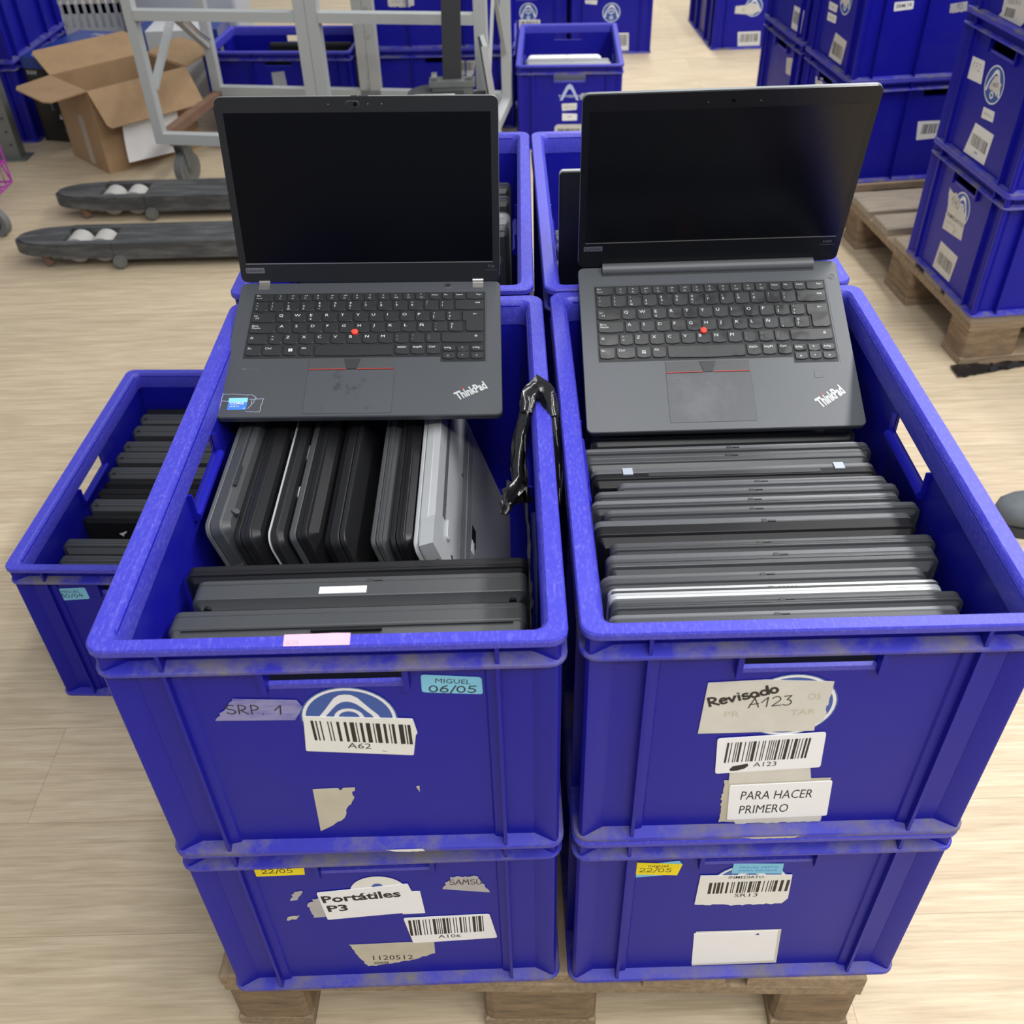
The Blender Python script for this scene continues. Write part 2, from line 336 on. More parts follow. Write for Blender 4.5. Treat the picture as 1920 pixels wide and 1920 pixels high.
GL = {
 '0': (.8, [arc(.32, .45, .30, .45, 100, 460, 14)]), '1': (.75, [[(.05, .45), (.5, .98), (.42, 0)]]),
 '2': (.8, [arc(.33, .7, .28, .28, 160, -30, 8)+[(.05, .03), (.7, .06)]]),
 '3': (.75, [[(.05, .95), (.55, .98), (.25, .58)]+arc(.25, .3, .32, .29, 80, -140, 8)]),
 '4': (.8, [[(.35, 1), (.05, .4), (.65, .42)], [(.5, .75), (.45, 0)]]),
 '5': (.8, [[(.68, .98), (.2, .95), (.15, .58)]+arc(.32, .3, .32, .29, 100, -150, 8)]),
 '6': (.8, [[(.6, .98), (.25, .75)]+arc(.36, .28, .29, .28, 150, 500, 12)]),
 '7': (.75, [[(.05, .9), (.6, .95), (.25, 0)], [(.15, .5), (.55, .52)]]),
 '9': (.75, [arc(.33, .68, .27, .28, 20, 380, 10)+[(.5, 0)]]),
 '/': (.55, [[(.05, -.15), (.45, 1)]]), '.': (.4, [[(.1, .0), (.14, .06)]]), ' ': (.5, []), '-': (.5, [[(.05, .45), (.4, .45)]]),
 'S': (.75, [arc(.36, .72, .27, .25, 40, 230, 8)+arc(.34, .26, .3, .25, 70, -160, 8)]),
 'R': (.85, [[(.12, 0), (.15, 1)]+arc(.2, .72, .42, .27, 85, -85, 8)+[(.75, 0)]]),
 'P': (.75, [[(.12, 0), (.15, 1)]+arc(.2, .72, .42, .27, 85, -90, 8)]),
 'A': (.85, [[(.02, 0), (.42, 1), (.72, 0)], [(.1, .35), (.72, .38)]]),
 'M': (.95, [[(.05, 0), (.2, 1), (.45, .4), (.7, 1), (.8, 0)]]), 'U': (.8, [[(.1, 1)]+arc(.35, .3, .26, .3, 180, 360, 8)+[(.6, 1)]]),
 'e': (.65, [[(.06, .33), (.5, .4)]+arc(.29, .33, .24, .32, 20, 320, 10)]), 'v': (.6, [[(.03, .6), (.22, .02), (.5, .62)]]),
 'i': (.35, [[(.15, .6), (.15, 0)], [(.15, .82), (.16, .86)]]), 's': (.6, [arc(.3, .46, .22, .17, 50, 230, 6)+arc(.27, .16, .24, .17, 70, -160, 6)]),
 'a': (.7, [arc(.28, .28, .24, .28, 30, 390, 12)+[(.56, 0)]]), 'd': (.7, [arc(.28, .28, .24, .28, 30, 390, 12)+[(.56, 1), (.56, 0)]]),
 'o': (.65, [arc(.28, .3, .24, .3, 90, 450, 12)]), 'O': (.85, [arc(.38, .5, .34, .5, 90, 450, 14)]), 'T': (.8, [[(.02, 1), (.7, 1)], [(.36, 1), (.34, 0)]]),
}
def torn(pts, edges, amp=0.0022, step=0.004, seed=3):
    """roughen the listed edges of an outline as torn paper"""
    rnd = random.Random(seed); o = []; n = len(pts)
    for i in range(n):
        a, b = pts[i], pts[(i+1) % n]; o.append(a)
        if i in edges:
            L = math.hypot(b[0]-a[0], b[1]-a[1]); k = max(2, int(L/step))
            for j in range(1, k):
                t = j/k; o.append((a[0]+(b[0]-a[0])*t+rnd.uniform(-amp, amp), a[1]+(b[1]-a[1])*t+rnd.uniform(-amp, amp)))
    return o
def rounded(pts, r=0.003, seg=3):
    o = []; n = len(pts)
    for i in range(n):
        p = Vector(pts[i]); a = (Vector(pts[i-1])-p); b = (Vector(pts[(i+1) % n])-p); k = min(r, a.length*.4, b.length*.4)
        a = p+a.normalized()*k; b = p+b.normalized()*k
        for j in range(seg+1):
            t = j/seg; q = a*(1-t)**2+p*2*t*(1-t)+b*t*t; o.append((q.x, q.y))
    return o

# ------------------------------------------------------------------ the setting
fl = MB(); fl.add([(-7, -4, 0), (7, -4, 0), (7, 12, 0), (-7, 12, 0)], [(0, 1, 2, 3)]); o = fl.build('floor', 'floor_vinyl'); o['kind'] = 'structure'

# ------------------------------------------------------------------ crates: 600 x 400 stacking boxes, origin at the bottom centre, short face towards -Y
CH = 0.3092
SX, SY = 0.021, 0.017            # inner wall inset from the outer envelope
HOLE = {'f': (0.059, CH-0.060, CH-0.034), 's': (0.054, CH-0.058, CH-0.033)}
def ring(mb, prof, mi, seg=4):
    """profile (t, z): t=0 inner wall, t=1 outer envelope; swept round the rim"""
    rings = []
    for t, z in prof:
        rings.append([(x, y, z) for x, y in rrect(.2-SX*(1-t), .3-SY*(1-t), .010+.006*t, seg)])
    mb.loft(rings, mi, closed=True)
def rim_with_peg_holes():
    rm = MB(); ring(rm, [(-.03, CH-.032), (-.03, CH-.009), (.09, CH-.003), (.24, CH-.0002), (.93, CH), (1, CH-.0020), (1, CH-.0075), (.93, CH-.0075), (.9, CH-.005), (.22, CH-.006), (.15, CH-.032)][::-1], 0)
    cu = MB()
    for sx in (-1, 1):
        for sy in (-1, 1): cu.cyl((sx*.1885, sy*.268, CH), (0, 0, 1), .0042, .04, 14)
    a = rm.build('rim', 'hole_dark'); b = cu.build('cutter', 'hole_dark')
    md = a.modifiers.new('b', 'BOOLEAN'); md.object = b; md.operation = 'DIFFERENCE'; md.solver = 'EXACT'
    bpy.context.view_layer.update(); dg = bpy.context.evaluated_depsgraph_get()
    me = bpy.data.meshes.new_from_object(a.evaluated_get(dg))
    out = ([tuple(v.co) for v in me.vertices], [tuple(p.vertices) for p in me.polygons])
    for q in (a, b): bpy.data.objects.remove(q)
    return out
RIM = rim_with_peg_holes()
def crate_mesh():
    mb = MB(); t4 = .004
    ix, iy = .2-SX, .3-SY
    # four walls round their hand holes
    for sgn in (-1, 1):
        hw, z0, z1 = HOLE['f']; ya, yb = sorted((sgn*iy, sgn*(iy+t4)))
        mb.box(-ix-t4, -hw, ya, yb, .003, CH-.006); mb.box(hw, ix+t4, ya, yb, .003, CH-.006)
        mb.box(-hw, hw, ya, yb, .003, z0); mb.box(-hw, hw, ya, yb, z1, CH-.006)
        hw, z0, z1 = HOLE['s']; xa, xb = sorted((sgn*ix, sgn*(ix+t4)))
        mb.box(xa, xb, -iy, -hw, .003, CH-.006); mb.box(xa, xb, hw, iy, .003, CH-.006)
        mb.box(xa, xb, -hw, hw, .003, z0); mb.box(xa, xb, -hw, hw, z1, CH-.006)
    mb.box(-ix-.001, ix+.001, -iy-.001, iy+.001, .0025, .0065)
    # rim, middle flange, foot flange
    mb.add(*RIM, 1)
    ring(mb, [(.14, CH-.0255), (.95, CH-.0288), (1, CH-.0300), (1, CH-.0328), (.14, CH-.0328)][::-1], 2)
    ring(mb, [(.14, .0085), (.95, .0050), (1, .0035), (1, 0), (.14, 0)][::-1], 2)
    # ribs and corner posts
    for sgn in (-1, 1):
        py = iy+.002; oy = .2985
        for x in (-.1405, .1405):
            ya, yb = sorted((sgn*py, sgn*oy)); mb.box(x-.0017, x+.0017, ya, yb, .002, CH-.003)
            # soft step beside the rib, down to the panel
            s2 = 1 if x < 0 else -1
            mb.prism([(x, sgn*py), (x+s2*.012, sgn*(py+.002)), (x+s2*.010, sgn*(py+.0045)), (x, sgn*(py+.0065))][::(1 if s2*sgn > 0 else -1)], .008, CH-.029)
        px = ix+.002; ox = .1985
        for y in (-.235, -.105, .105, .235):
            xa, xb = sorted((sgn*px, sgn*ox)); mb.box(xa, xb, y-.0017, y+.0017, .002, CH-.003)
        # raised cheeks either side of the end hand hole, and its deep lower lip
        hw, z0, z1 = HOLE['f']
        for s2 in (-1, 1):
            xa, xb = sorted((s2*hw, s2*(hw+.005))); ya, yb = sorted((sgn*py, sgn*(py+.010)))
            mb.box(xa, xb, ya, yb, z0-.006, CH-.029)
        ya, yb = sorted((sgn*(iy+.0008), sgn*(py+.0035))); mb.box(-hw-.004, hw+.004, ya, yb, z0-.005, z0+.0006, 1)
        ya, yb = sorted((sgn*(iy-.002), sgn*(iy+.001))); mb.box(-hw-.004, -hw, ya, yb, z0-.006, z1, 0); mb.box(hw, hw+.004, ya, yb, z0-.006, z1, 0)
        # rounded bar along the long side hand hole
        hw, z0, z1 = HOLE['s']
        mb.cyl((sgn*(ix-.003), 0, z0-.0035), (0, 1, 0), .0060, 2*hw+.004, 12)
        for s2 in (-1, 1): mb.box(*sorted((sgn*(ix-.005), sgn*(ix+.001))), *sorted((s2*hw, s2*(hw+.0025))), z0-.004, z1)
    for sx in (-1, 1):
        for sy in (-1, 1):
            P = [(.1945, .2915), (.1915, .2955), (.1885, .2955), (.1700, iy+.0042), (.1700, iy+.001), (ix+.001, iy+.001), (ix+.001, .2715), (ix+.0042, .2715), (.1945, .2865)]
            P = [(sx*a, sy*b) for a, b in P]
            if sx*sy < 0: P = P[::-1]
            mb.prism(P, .002, CH-.004)
    return mb
_proto = crate_mesh().build('body', ['crate_blue', 'crate_rim', 'crate_ledge'], smooth=28)
CRATE_ME = _proto.data; bpy.data.objects.remove(_proto)
CRATES = {}
def crate(key, x, y, z, a, label, group='blue stacking crates'):
    o = empty('stacking_crate', (x, y, z), a); tag(o, label, 'crate', group)
    b = bpy.data.objects.new('body', CRATE_ME); COL.objects.link(b); b.parent = o
    CRATES[key] = o; return o
def face(f):
    if f == 'f': return lambda u, v, n: (u, -.3+SY-.0042-n, v)
    if f == 'r': return lambda u, v, n: (.2-SX+.0042+n, u, v)
    return lambda u, v, n: (u, v, CH+n)
def sticker(key, f, pts, mats, prints=None, layer=0, name='label_sticker', thick=.0003, label=None):
    """paper outline on a crate face; prints(p, L) lays the ink on it"""
    L = .0005+.0005*layer
    p = Print(face(f)); p.poly(pts, L, 0, thick+.0003*layer)
    if prints: prints(p, L+.00012)
    o = p.build(name, mats, CRATES[key])
    if label: o['label'] = label
    return o
def logo(key, f, cx, cz, layer=0, r=.0435):
    p = Print(face(f)); L = .0004+.0004*layer
    p.disc(cx, cz, 0, r, L, 0); p.disc(cx, cz, r*.895, r*.965, L+.0001, 1)
    out = [(0, .77), (.12, .755), (.24, .66), (.36, .47), (.48, .28), (.60, .11), (.70, -.12), (.80, -.46)]
    inn = [(0, .55), (.10, .53), (.20, .46), (.30, .34), (.40, .20), (.47, .11), (.55, -.10), (.62, -.46)]
    for sg in (-1, 1):
        for i in range(7): p.poly([(cx+sg*q[0]*r, cz+q[1]*r) for q in (out[i], out[i+1], inn[i+1], inn[i])], L+.0001, 1)
    p.disc(cx, cz+.02*r, .22*r, .31*r, L+.0001, 1, a0=-25, a1=205); p.disc(cx, cz-.08*r, 0, .11*r, L+.0001, 1); p.disc(cx, cz-.52*r, .10*r, .19*r, L+.0001, 1)
    return p.build('round_logo_sticker', ['logo_blue', 'logo_white'], CRATES[key])

crate('FLL', -.2085, .3035, .144, .012, 'blue crate marked Portátiles P3, lower one of the front left stack')
crate('FRL', .2036, .302, .144, .003, 'blue crate with a blank white sheet, lower one of the front right stack')
crate('FLU', -.2037, .2987, .4532, -.002, 'open blue crate marked SRP. 1 with sideways laptops, upper one of the front left stack')
crate('FRU', .206, .303, .4532, -.002, 'open blue crate marked Revisado A 123, upper one of the front right stack')
crate('BLL', -.2072, .918, .144, -.0187, 'blue crate beneath the open crate behind the left laptop')
crate('BRL', .2009, .911, .144, -.001, 'blue crate beneath the open crate behind the right laptop')
crate('BLU', -.2072, .918, .4532, -.0187, 'open blue crate directly behind the left open laptop')
crate('BRU', .2009, .911, .4532, -.001, 'open blue crate directly behind the right open laptop')
crate('FL', -.648, .888, 0, -.048, 'open blue crate of dark laptops standing on the floor at left')
crate('RS1', 1.3799, 1.8297, .144, -1.4858, 'blue crate marked 140 at the bottom of the right hand stack')
crate('RS2', 1.3799, 1.8297, .144+CH, -1.4858, 'blue crate marked 172 in the middle of the right hand stack')
crate('RS3', 1.3799, 1.8297, .144+2*CH, -1.4858, 'topmost blue crate of the right hand stack, torn white label at its foot')
crate('MS1', 1.2635, 2.704, .144, -1.4708, 'blue crate under the one marked SRM.19, resting on a pallet')
crate('MS2', 1.2635, 2.704, .144+CH, -1.4708, 'blue crate marked SRM.19 behind the right open laptop screen')
crate('MT1', 1.221, 3.129, .144, -1.4708, 'lower blue crate just behind the SRM.19 stack, small torn tag')
crate('MT2', 1.221, 3.129, .144+CH, -1.4708, 'upper blue crate just behind the SRM.19 stack')
crate('K', 1.166, 4.873, 0, .037, 'lone blue crate on the floor at the back right of the aisle')
crate('J', .485, 4.85, 0, 0, 'blue crate with a round logo at the left edge of the back aisle')
crate('J2', .075, 4.86, 0, 0, 'blue crate with a round logo directly behind the crate with the big white A')
crate('C', .218, 3.56, 0, -.05, 'blue crate with a big white letter A holding pale laptops')
crate('W', -.9152, 3.7472, 0, -1.6608, 'open blue crate seen lengthways behind the grey trolley, on the floor')
crate('N1', -.2870, 3.7328, 0, -1.6108, 'lower blue crate behind the black pallet truck handle')
crate('N2', -.2870, 3.7328, CH, -1.6108, 'upper blue crate behind the black pallet truck handle')
crate('V1', -2.140, 3.808, 0, 0, 'lower blue crate of the far left stack beside the metal post')
crate('V2', -2.140, 3.808, CH, 0, 'upper blue crate of the far left stack beside the metal post')

A62 = [(0, 2.9), (4.7, 1.5), (9.0, 1.4), (16.6, 1.2), (19.9, 1.2), (25.6, 2.9), (33, 2.9), (38.8, 4.5), (44.9, 1.2), (49, 2.9), (55, 4.4), (62.1, 1.2), (64.9, 4.5), (72.4, 2.9), (78.2, 1.1), (81, 2.9), (87.9, 4.8), (94.2, 1.4), (96.8, 3.2)]
# --- front left, upper
sticker('FLU', 't', [(-.0348, -.2862), (-.008, -.2860), (.006, -.2855), (.0201, -.2860), (.0208, -.2992), (-.0338, -.2990)], ['paper_pink', 'ink_faint'],
        lambda p, L: p.text('IC25', -.0315, -.2972, -.0215, -.2972, .0042, L, 1))
sticker('FLU', 'f', torn([(-.1147, .2023), (-.0934, .2316), (-.0378, .2277), (-.034, .2186), (-.0434, .2006)], (0, 3), .001, .003), ['tape_cloudy', 'ink'],
        lambda p, L: p.hand('SRP. 1', -.1025, .2115, -.0505, .2090, .0125, .0013, L, 1), layer=1, name='adhesive_tape')
logo('FLU', 'f', .0052, .2000)
def pr(p, L):
    p.barcode(-.0300, .0590, .1715, .2000, L, 1, A62, dv=-.0098); p.text('A62', -.0015, .1588, .0200, .1568, .0082, L, 1)
    p.stroke([(.030, .1535), (.034, .1522)], .0006, L, 1)
sticker('FLU', 'f', rounded([(-.0352, .2058), (.0619, .1985), (.0645, .1778), (.0628, .1757), (.0583, .1453), (-.0406, .1557)], .002), ['paper', 'ink'], pr, layer=2, name='barcode_label')
def pr(p, L):
    p.text('MIGUEL', .0856, .2462, .1160, .2432, .0062, L, 1)
    p.hand('06/05', .0795, .2345, .1215, .2318, .0088, .0014, L, 1)
sticker('FLU', 'f', rounded([(.0738, .2572), (.1259, .2518), (.1263, .2292), (.0730, .2340)]), ['paper_blue', 'ink'], pr, name='dated_sticker')
sticker('FLU', 'f', torn([(-.0441, .0938), (-.0192, .0945), (-.0172, .0905), (-.0141, .0947), (-.0032, .0951), (-.009, .0713), (-.0164, .0582), (-.0194, .0446), (-.0331, .0313), (-.0469, .0215)], (1, 2, 4, 5, 6, 7), .0016, .0035), ['paper_yellowed'], name='torn_label', label='torn remains of a yellowed label')
sticker('FLU', 'f', [(.0561, .0939), (.0593, .0955), (.0589, .0851)], ['paper_yellowed'], name='label_scrap')
p_ = Print(lambda u, v, n: (u, -.3002-n, v)); p_.poly(torn([(.018, .0048), (.056, .0052), (.058, .0010), (.040, .0004), (.026, .0016)], (2, 3, 4), .0006, .003), .0002, 0); p_.build('label_scrap', ['paper'], CRATES['FLU'])
p_ = Print(lambda u, v, n: (u, -.3002-n, v)); p_.poly(torn([(-.030, .0030), (.030, .0036), (.026, .0006), (-.018, .0002)], (1, 2, 3), .0006, .003), .0002, 0); p_.build('label_scrap', ['paper_yellowed'], CRATES['FRU'])
# --- front right, upper
logo('FRU', 'f', -.0085, .1965)
def pr(p, L):
    p.hand('Revisado', -.0815, .1985, -.0200, .2170, .0118, .0026, L, 1); p.hand('A123', -.0455, .1955, -.0050, .1985, .0135, .0012, L, 1)
    p.text('OS', .0060, .2050, .0180, .2050, .009, L, 2); p.text('PR', -.066, .1835, -.052, .1835, .008, L, 2); p.text('TAR', -.006, .1835, .0165, .1845, .008, L, 2)
sticker('FRU', 'f', torn([(-.0853, .2311), (-.0344, .2334), (.0261, .2288), (.0266, .2112), (.0259, .1731), (.0197, .1698), (.0203, .1600), (-.0872, .1596)], (3, 4), .0012, .004), ['paper_old', 'ink', 'paper_yellowed'], pr, layer=1, name='handwritten_label')
sticker('FRU', 'f', [(-.0503, .0981), (.0268, .1028), (.0312, .0819), (-.0492, .0792)], ['paper_old'], layer=1, name='old_label')
sticker('FRU', 'f', torn([(-.0539, .0843), (.0503, .0844), (.0535, .0120), (-.0515, .0120)], (2, 3), .0014, .004), ['paper_yellowed'], layer=0, name='yellowed_label')
sticker('FRU', 'f', torn([(-.0384, .0196), (.0515, .0223), (.0530, .0100), (-.0338, .0090)], (2,), .0012, .004), ['paper_old'], layer=1, name='torn_label')
def pr(p, L):
    p.barcode(-.0582, .0195, .1145, .1455, L, 1, seed=5, dv=.0045); p.text('A123', -.0292, .1070, -.0072, .1078, .0075, L, 1)
    p.poly([(-.0515, .1035), (-.049, .1085), (-.042, .1105), (-.035, .1125), (-.0338, .109), (-.037, .1045), (-.044, .1015), (-.050, .1010)], L, 1)
sticker('FRU', 'f', rounded([(-.0681, .1515), (.0321, .1574), (.0361, .1036), (-.0644, .0971)]), ['paper_white', 'ink'], pr, layer=2, name='barcode_label')
def pr(p, L):
    p.text('PARA HACER', -.0345, .0525, .0365, .0535, .0150, L, 1, slant=.02); p.text('PRIMERO', -.0330, .0280, .0160, .0295, .0150, L, 1, slant=.02)
sticker('FRU', 'f', rounded([(-.0477, .0763), (.0523, .0803), (.0575, .0210), (-.0435, .0172)], .002), ['paper_white', 'ink'], pr, layer=2, name='printed_label')
# --- front left, lower
sticker('FLL', 'f', [(-.1314, .2590), (-.0755, .2590), (-.0769, .2420), (-.1315, .2416)], ['paper_yellow', 'ink'], lambda p, L: p.hand('22/05', -.122, .2475, -.088, .2475, .008, .001, L, 1), name='dated_sticker')
p_ = Print(face('f')); p_.disc(-.002, .2020, 0, .031, .0005, 0); p_.disc(-.002, .2125, .0, .006, .0007, 1); p_.build('round_logo_sticker', ['paper', 'logo_blue'], CRATES['FLL'])
sticker('FLL', 'f', torn([(-.084, .1801), (-.070, .1932), (-.0600, .1523), (-.0817, .1510)], (0, 3), .002, .003), ['tape_grey'], layer=1, name='torn_tape')
sticker('FLL', 'f', [(.020, .2005), (.0435, .1998), (.0455, .1520), (.020, .1512)], ['paper_white'], layer=1, name='old_label')
def pr(p, L):
    p.text('Portátiles', -.0655, .1835, .0220, .1915, .0145, L, 1, bold=.03); p.text('P3', -.0625, .1640, -.0395, .1655, .0135, L, 1, bold=.03)
sticker('FLL', 'f', rounded([(-.0699, .2048), (.0313, .2167), (.0345, .2000), (.0325, .1560), (-.0172, .1510), (-.0659, .1458)], .002), ['paper_white', 'ink'], pr, layer=2, name='printed_label')
def pr(p, L):
    p.barcode(.0245, .1105, .1010, .1368, L, 1, seed=9, dv=.0042); p.text('A106', .0565, .0930, .0828, .0935, .0078, L, 1)
sticker('FLL', 'f', rounded([(.0196, .1419), (.1181, .1444), (.1255, .0886), (.0261, .0827)]), ['paper_white', 'ink'], pr, layer=1, name='barcode_label')
sticker('FLL', 'f', torn([(.0687, .2017), (.0786, .2259), (.1069, .2261), (.1203, .1910)], (0, 1, 2), .0016, .003), ['tape_grey', 'ink'], lambda p, L: p.hand('SAMSU', .0765, .2105, .1130, .2090, .0105, .0010, L, 1), name='adhesive_tape')
def pr(p, L):
    p.text('1120512', -.0255, .0440, .0225, .0425, .0115, L, 1); p.barcode(-.0255, -.008, .0335, .0390, L, 1, seed=4)
sticker('FLL', 'f', torn([(-.0498, .0833), (.0506, .0850), (.0498, .0556), (.0240, .0418), (-.0239, .0290), (-.0339, .0292), (-.0445, .0604)], (2, 3, 4, 5, 6), .0012, .004), ['paper_yellowed', 'ink'], pr, name='torn_label')
sticker('FLL', 'f', torn([(-.1015, .1884), (-.0942, .2065), (-.0854, .2091), (-.0933, .1902)], (0, 2), .0015, .003), ['tape_grey'], name='label_scrap')
sticker('FLL', 'f', torn([(-.1128, .1459), (-.1104, .1531), (-.0962, .1569), (-.1014, .1475)], (1, 3), .0015, .003), ['paper_yellowed'], name='label_scrap')
# --- front right, lower
logo('FRL', 'f', -.0030, .1985)
sticker('FRL', 'f', [(-.1364, .2433), (-.0846, .2516), (-.0804, .2447), (-.0859, .2248), (-.1356, .2197)], ['paper_blue'], name='dated_sticker', label='pale blue sticker half covered by a yellow one')
def pr(p, L):
    p.text('miguel', -.1174, .2415, -.0957, .2405, .0052, L, 1); p.hand('22/05', -.1265, .2322, -.0905, .2305, .0078, .0009, L, 1)
sticker('FRL', 'f', [(-.1316, .2510), (-.0804, .2447), (-.0845, .2233), (-.1343, .2274)], ['paper_yellow', 'ink'], pr, layer=1, name='dated_sticker', label='yellow sticker dated 22/05')
sticker('FRL', 'f', [(-.0253, .2431), (.0289, .2402), (.0300, .2208), (-.0254, .2238)], ['paper_blue', 'badge_blue'], lambda p, L: [p.text('MIGUEL RESTO', -.018, .2340, .024, .2325, .0035, L, 1), p.text('PARA REVISAR', -.018, .2275, .024, .2262, .0035, L, 1)] and None, layer=1, name='dated_sticker')
def pr(p, L):
    p.text('INMEDIATO', -.0276, .2140, .0108, .2133, .0058, L, 1, bold=.006); p.barcode(-.0475, .0410, .1830, .2065, L, 1, seed=12, dv=.0015); p.text('SR13', -.0168, .1745, .0092, .1748, .0075, L, 1)
sticker('FRL', 'f', torn([(-.0589, .2210), (.0416, .2178), (.0446, .1682), (.0392, .1578), (-.0134, .1568), (-.0595, .1604)], (3, 4), .0015, .004), ['paper', 'ink'], pr, layer=2, name='barcode_label')
sticker('FRL', 'f', [(-.0512, .0953), (.0488, .0957), (.0550, .0130), (-.0480, .0110)], ['paper_old'], layer=0, name='old_label')
sticker('FRL', 'f', torn([(-.0532, .0920), (.0450, .0942), (.0510, .0200), (-.0489, .0160)], (), 0, 1), ['paper_white', 'crate_blue'], lambda p, L: p.poly([(.019, .085), (.0225, .0895), (.0245, .0845)], L, 1), layer=1, name='blank_sheet')
# --- other crates
def tiny(p, L, u0, u1, v, h, s_): p.text(s_, u0, v, u1, v, h, L, 1)
def pr(p, L): p.text('MIGUEL', -.127, .2455, -.0965, .2470, .006, L, 1); p.hand('30/04', -.131, .2345, -.092, .2370, .0085, .0012, L, 1)
sticker('FL', 'f', rounded([(-.1389, .2545), (-.0854, .2586), (-.0844, .2330), (-.1397, .2275)]), ['paper_blue', 'ink'], pr, name='dated_sticker')
logo('K', 'f', -.008, .1860)
sticker('K', 'f', torn([(-.097, .192), (-.040, .196), (-.035, .205), (.014, .200), (.020, .170), (-.010, .150), (-.040, .155), (-.097, .160)], (2, 3, 4, 5), .003, .006), ['paper_old', 'ink'], lambda p, L: p.hand('0', -.062, .168, -.050, .168, .016, .0012, L, 1), layer=1, name='torn_label')
sticker('K', 'f', [(-.0716, .077), (.0401, .0771), (.0448, .012), (-.0643, .012)], ['paper', 'ink'], lambda p, L: p.barcode(-.060, .033, .030, .068, L, 1, seed=2), name='barcode_label')
logo('J', 'f', -.002, .1842)
sticker('J', 'f', [(.0276, .0928), (.0859, .0921), (.0894, .0127), (.0276, .0127)], ['paper', 'ink'], lambda p, L: p.barcode(.034, .080, .034, .085, L, 1, seed=3), name='barcode_label')
sticker('J', 'f', rounded([(-.1296, .2417), (-.0702, .2401), (-.0735, .2201), (-.1276, .2258)]), ['paper', 'ink_faint'], lambda p, L: tiny(p, L, -.12, -.08, .228, .006, 'SRP 2'), name='label_sticker')
logo('J2', 'f', .011, .1921)
sticker('J2', 'f', [(-.0333, .1618), (.0668, .1592), (.0668, .120), (-.0333, .120)], ['paper', 'ink'], lambda p, L: p.barcode(-.028, .060, .13, .155, L, 1, seed=6), layer=1, name='barcode_label')
# the crate with the white A
p_ = Print(face('f')); a_ = [(-.036, .181), (-.022, .212), (-.010, .234), (.0005, .2405), (.011, .234), (.022, .212), (.036, .181), (.026, .181), (.013, .207), (.0065, .219), (.0005, .2225), (-.0055, .219), (-.012, .207), (-.026, .181)]
for i in range(6): p_.poly([a_[i], a_[i+1], a_[12-i], a_[13-i]], .0005, 0)
p_.text('TOYSDOY', -.042, .1915, .046, .1915, .009, .0008, 0, bold=.03); p_.build('letter_logo', ['logo_pale'], CRATES['C'])
sticker('C', 'f', [(.044, .2055), (.0755, .207), (.070, .185), (.040, .183)], ['tape_grey'], name='torn_tape')
sticker('C', 'f', rounded([(-.0287, .1689), (.0291, .1707), (.0283, .1463), (-.0266, .1426)]), ['paper', 'ink_faint'], lambda p, L: tiny(p, L, -.021, .024, .152, .009, 'ORTI JR'), name='label_sticker')
sticker('C', 'f', rounded([(-.0265, .1334), (.0305, .1315), (.0304, .1067), (-.0262, .1055)]), ['paper_white', 'ink_faint'], lambda p, L: tiny(p, L, -.007, .010, .116, .009, 'VP'), name='label_sticker')
sticker('C', 'f', [(-.0447, .0922), (.0485, .0922), (.0492, .050), (-.0565, .050), (-.0547, .084)], ['paper_old', 'ink'], lambda p, L: p.barcode(-.045, .042, .055, .076, L, 1, seed=8), name='barcode_label')
# right hand stacks
sticker('MT2', 'f', [(.055, .0849), (.150, .0894), (.145, .0171), (.055, .0147)], ['paper', 'ink'], lambda p, L: p.barcode(.062, .14, .035, .072, L, 1, seed=15), name='barcode_label')
sticker('MT1', 'f', torn([(.055, .2294), (.125, .2451), (.130, .1835), (.065, .1836)], (1, 2), .003, .008), ['paper_old', 'ink_faint'], lambda p, L: p.hand('10', .075, .205, .11, .208, .02, .001, L, 1), name='torn_label')
sticker('MS2', 'f', [(.0005, .0901), (.0933, .0863), (.0792, .0174), (-.0218, .0165)], ['paper_old', 'ink'], lambda p, L: p.barcode(-.004, .074, .030, .066, L, 1, seed=16), name='barcode_label')
sticker('MS2', 'f', rounded([(-.0857, .1591), (-.0174, .1615), (-.0209, .1400), (-.0835, .1371)]), ['paper', 'ink_faint'], lambda p, L: tiny(p, L, -.07, -.035, .1455, .006, 'MIXTO'), name='label_sticker')
sticker('MS2', 'f', rounded([(-.0828, .1298), (-.0128, .1329), (-.0135, .1114), (-.0828, .1060)]), ['paper', 'ink_faint'], lambda p, L: tiny(p, L, -.07, -.03, .1165, .006, 'RAM DDR'), name='label_sticker')
logo('MS2', 'f', .034, .1890)
sticker('MS2', 'f', torn([(-.004, .188), (.030, .210), (.060, .200), (.045, .165), (.02, .172)], (0, 1, 2, 3, 4), .003, .006), ['paper_old'], layer=1, name='torn_label')
sticker('MS2', 'r', rounded([(-.2075, .2092), (-.1500, .2113), (-.1480, .1890), (-.2049, .1851)]), ['paper', 'ink'], lambda p, L: p.text('SRM.19', -.200, .1935, -.155, .1960, .0095, L, 1, bold=.015), name='label_sticker')
sticker('MS2', 'r', torn([(-.0393, .1967), (.0119, .2017), (.0166, .1759), (-.0352, .1723)], (3, 2), .002, .005), ['tape_grey', 'ink'], lambda p, L: p.hand('10', -.018, .181, .002, .183, .016, .0012, L, 1), name='adhesive_tape')
sticker('MS1', 'f', rounded([(-.0944, .2447), (-.0358, .2557), (-.0290, .2360), (-.0857, .2209)]), ['paper', 'ink'], lambda p, L: p.hand('56', -.08, .231, -.05, .236, .012, .0012, L, 1), name='label_sticker')
sticker('MS1', 'r', rounded([(-.0515, .1776), (.0645, .1764), (.0657, .1246), (-.0439, .1202)]), ['paper', 'ink'], lambda p, L: p.barcode(-.035, .055, .138, .168, L, 1, seed=21), name='barcode_label')
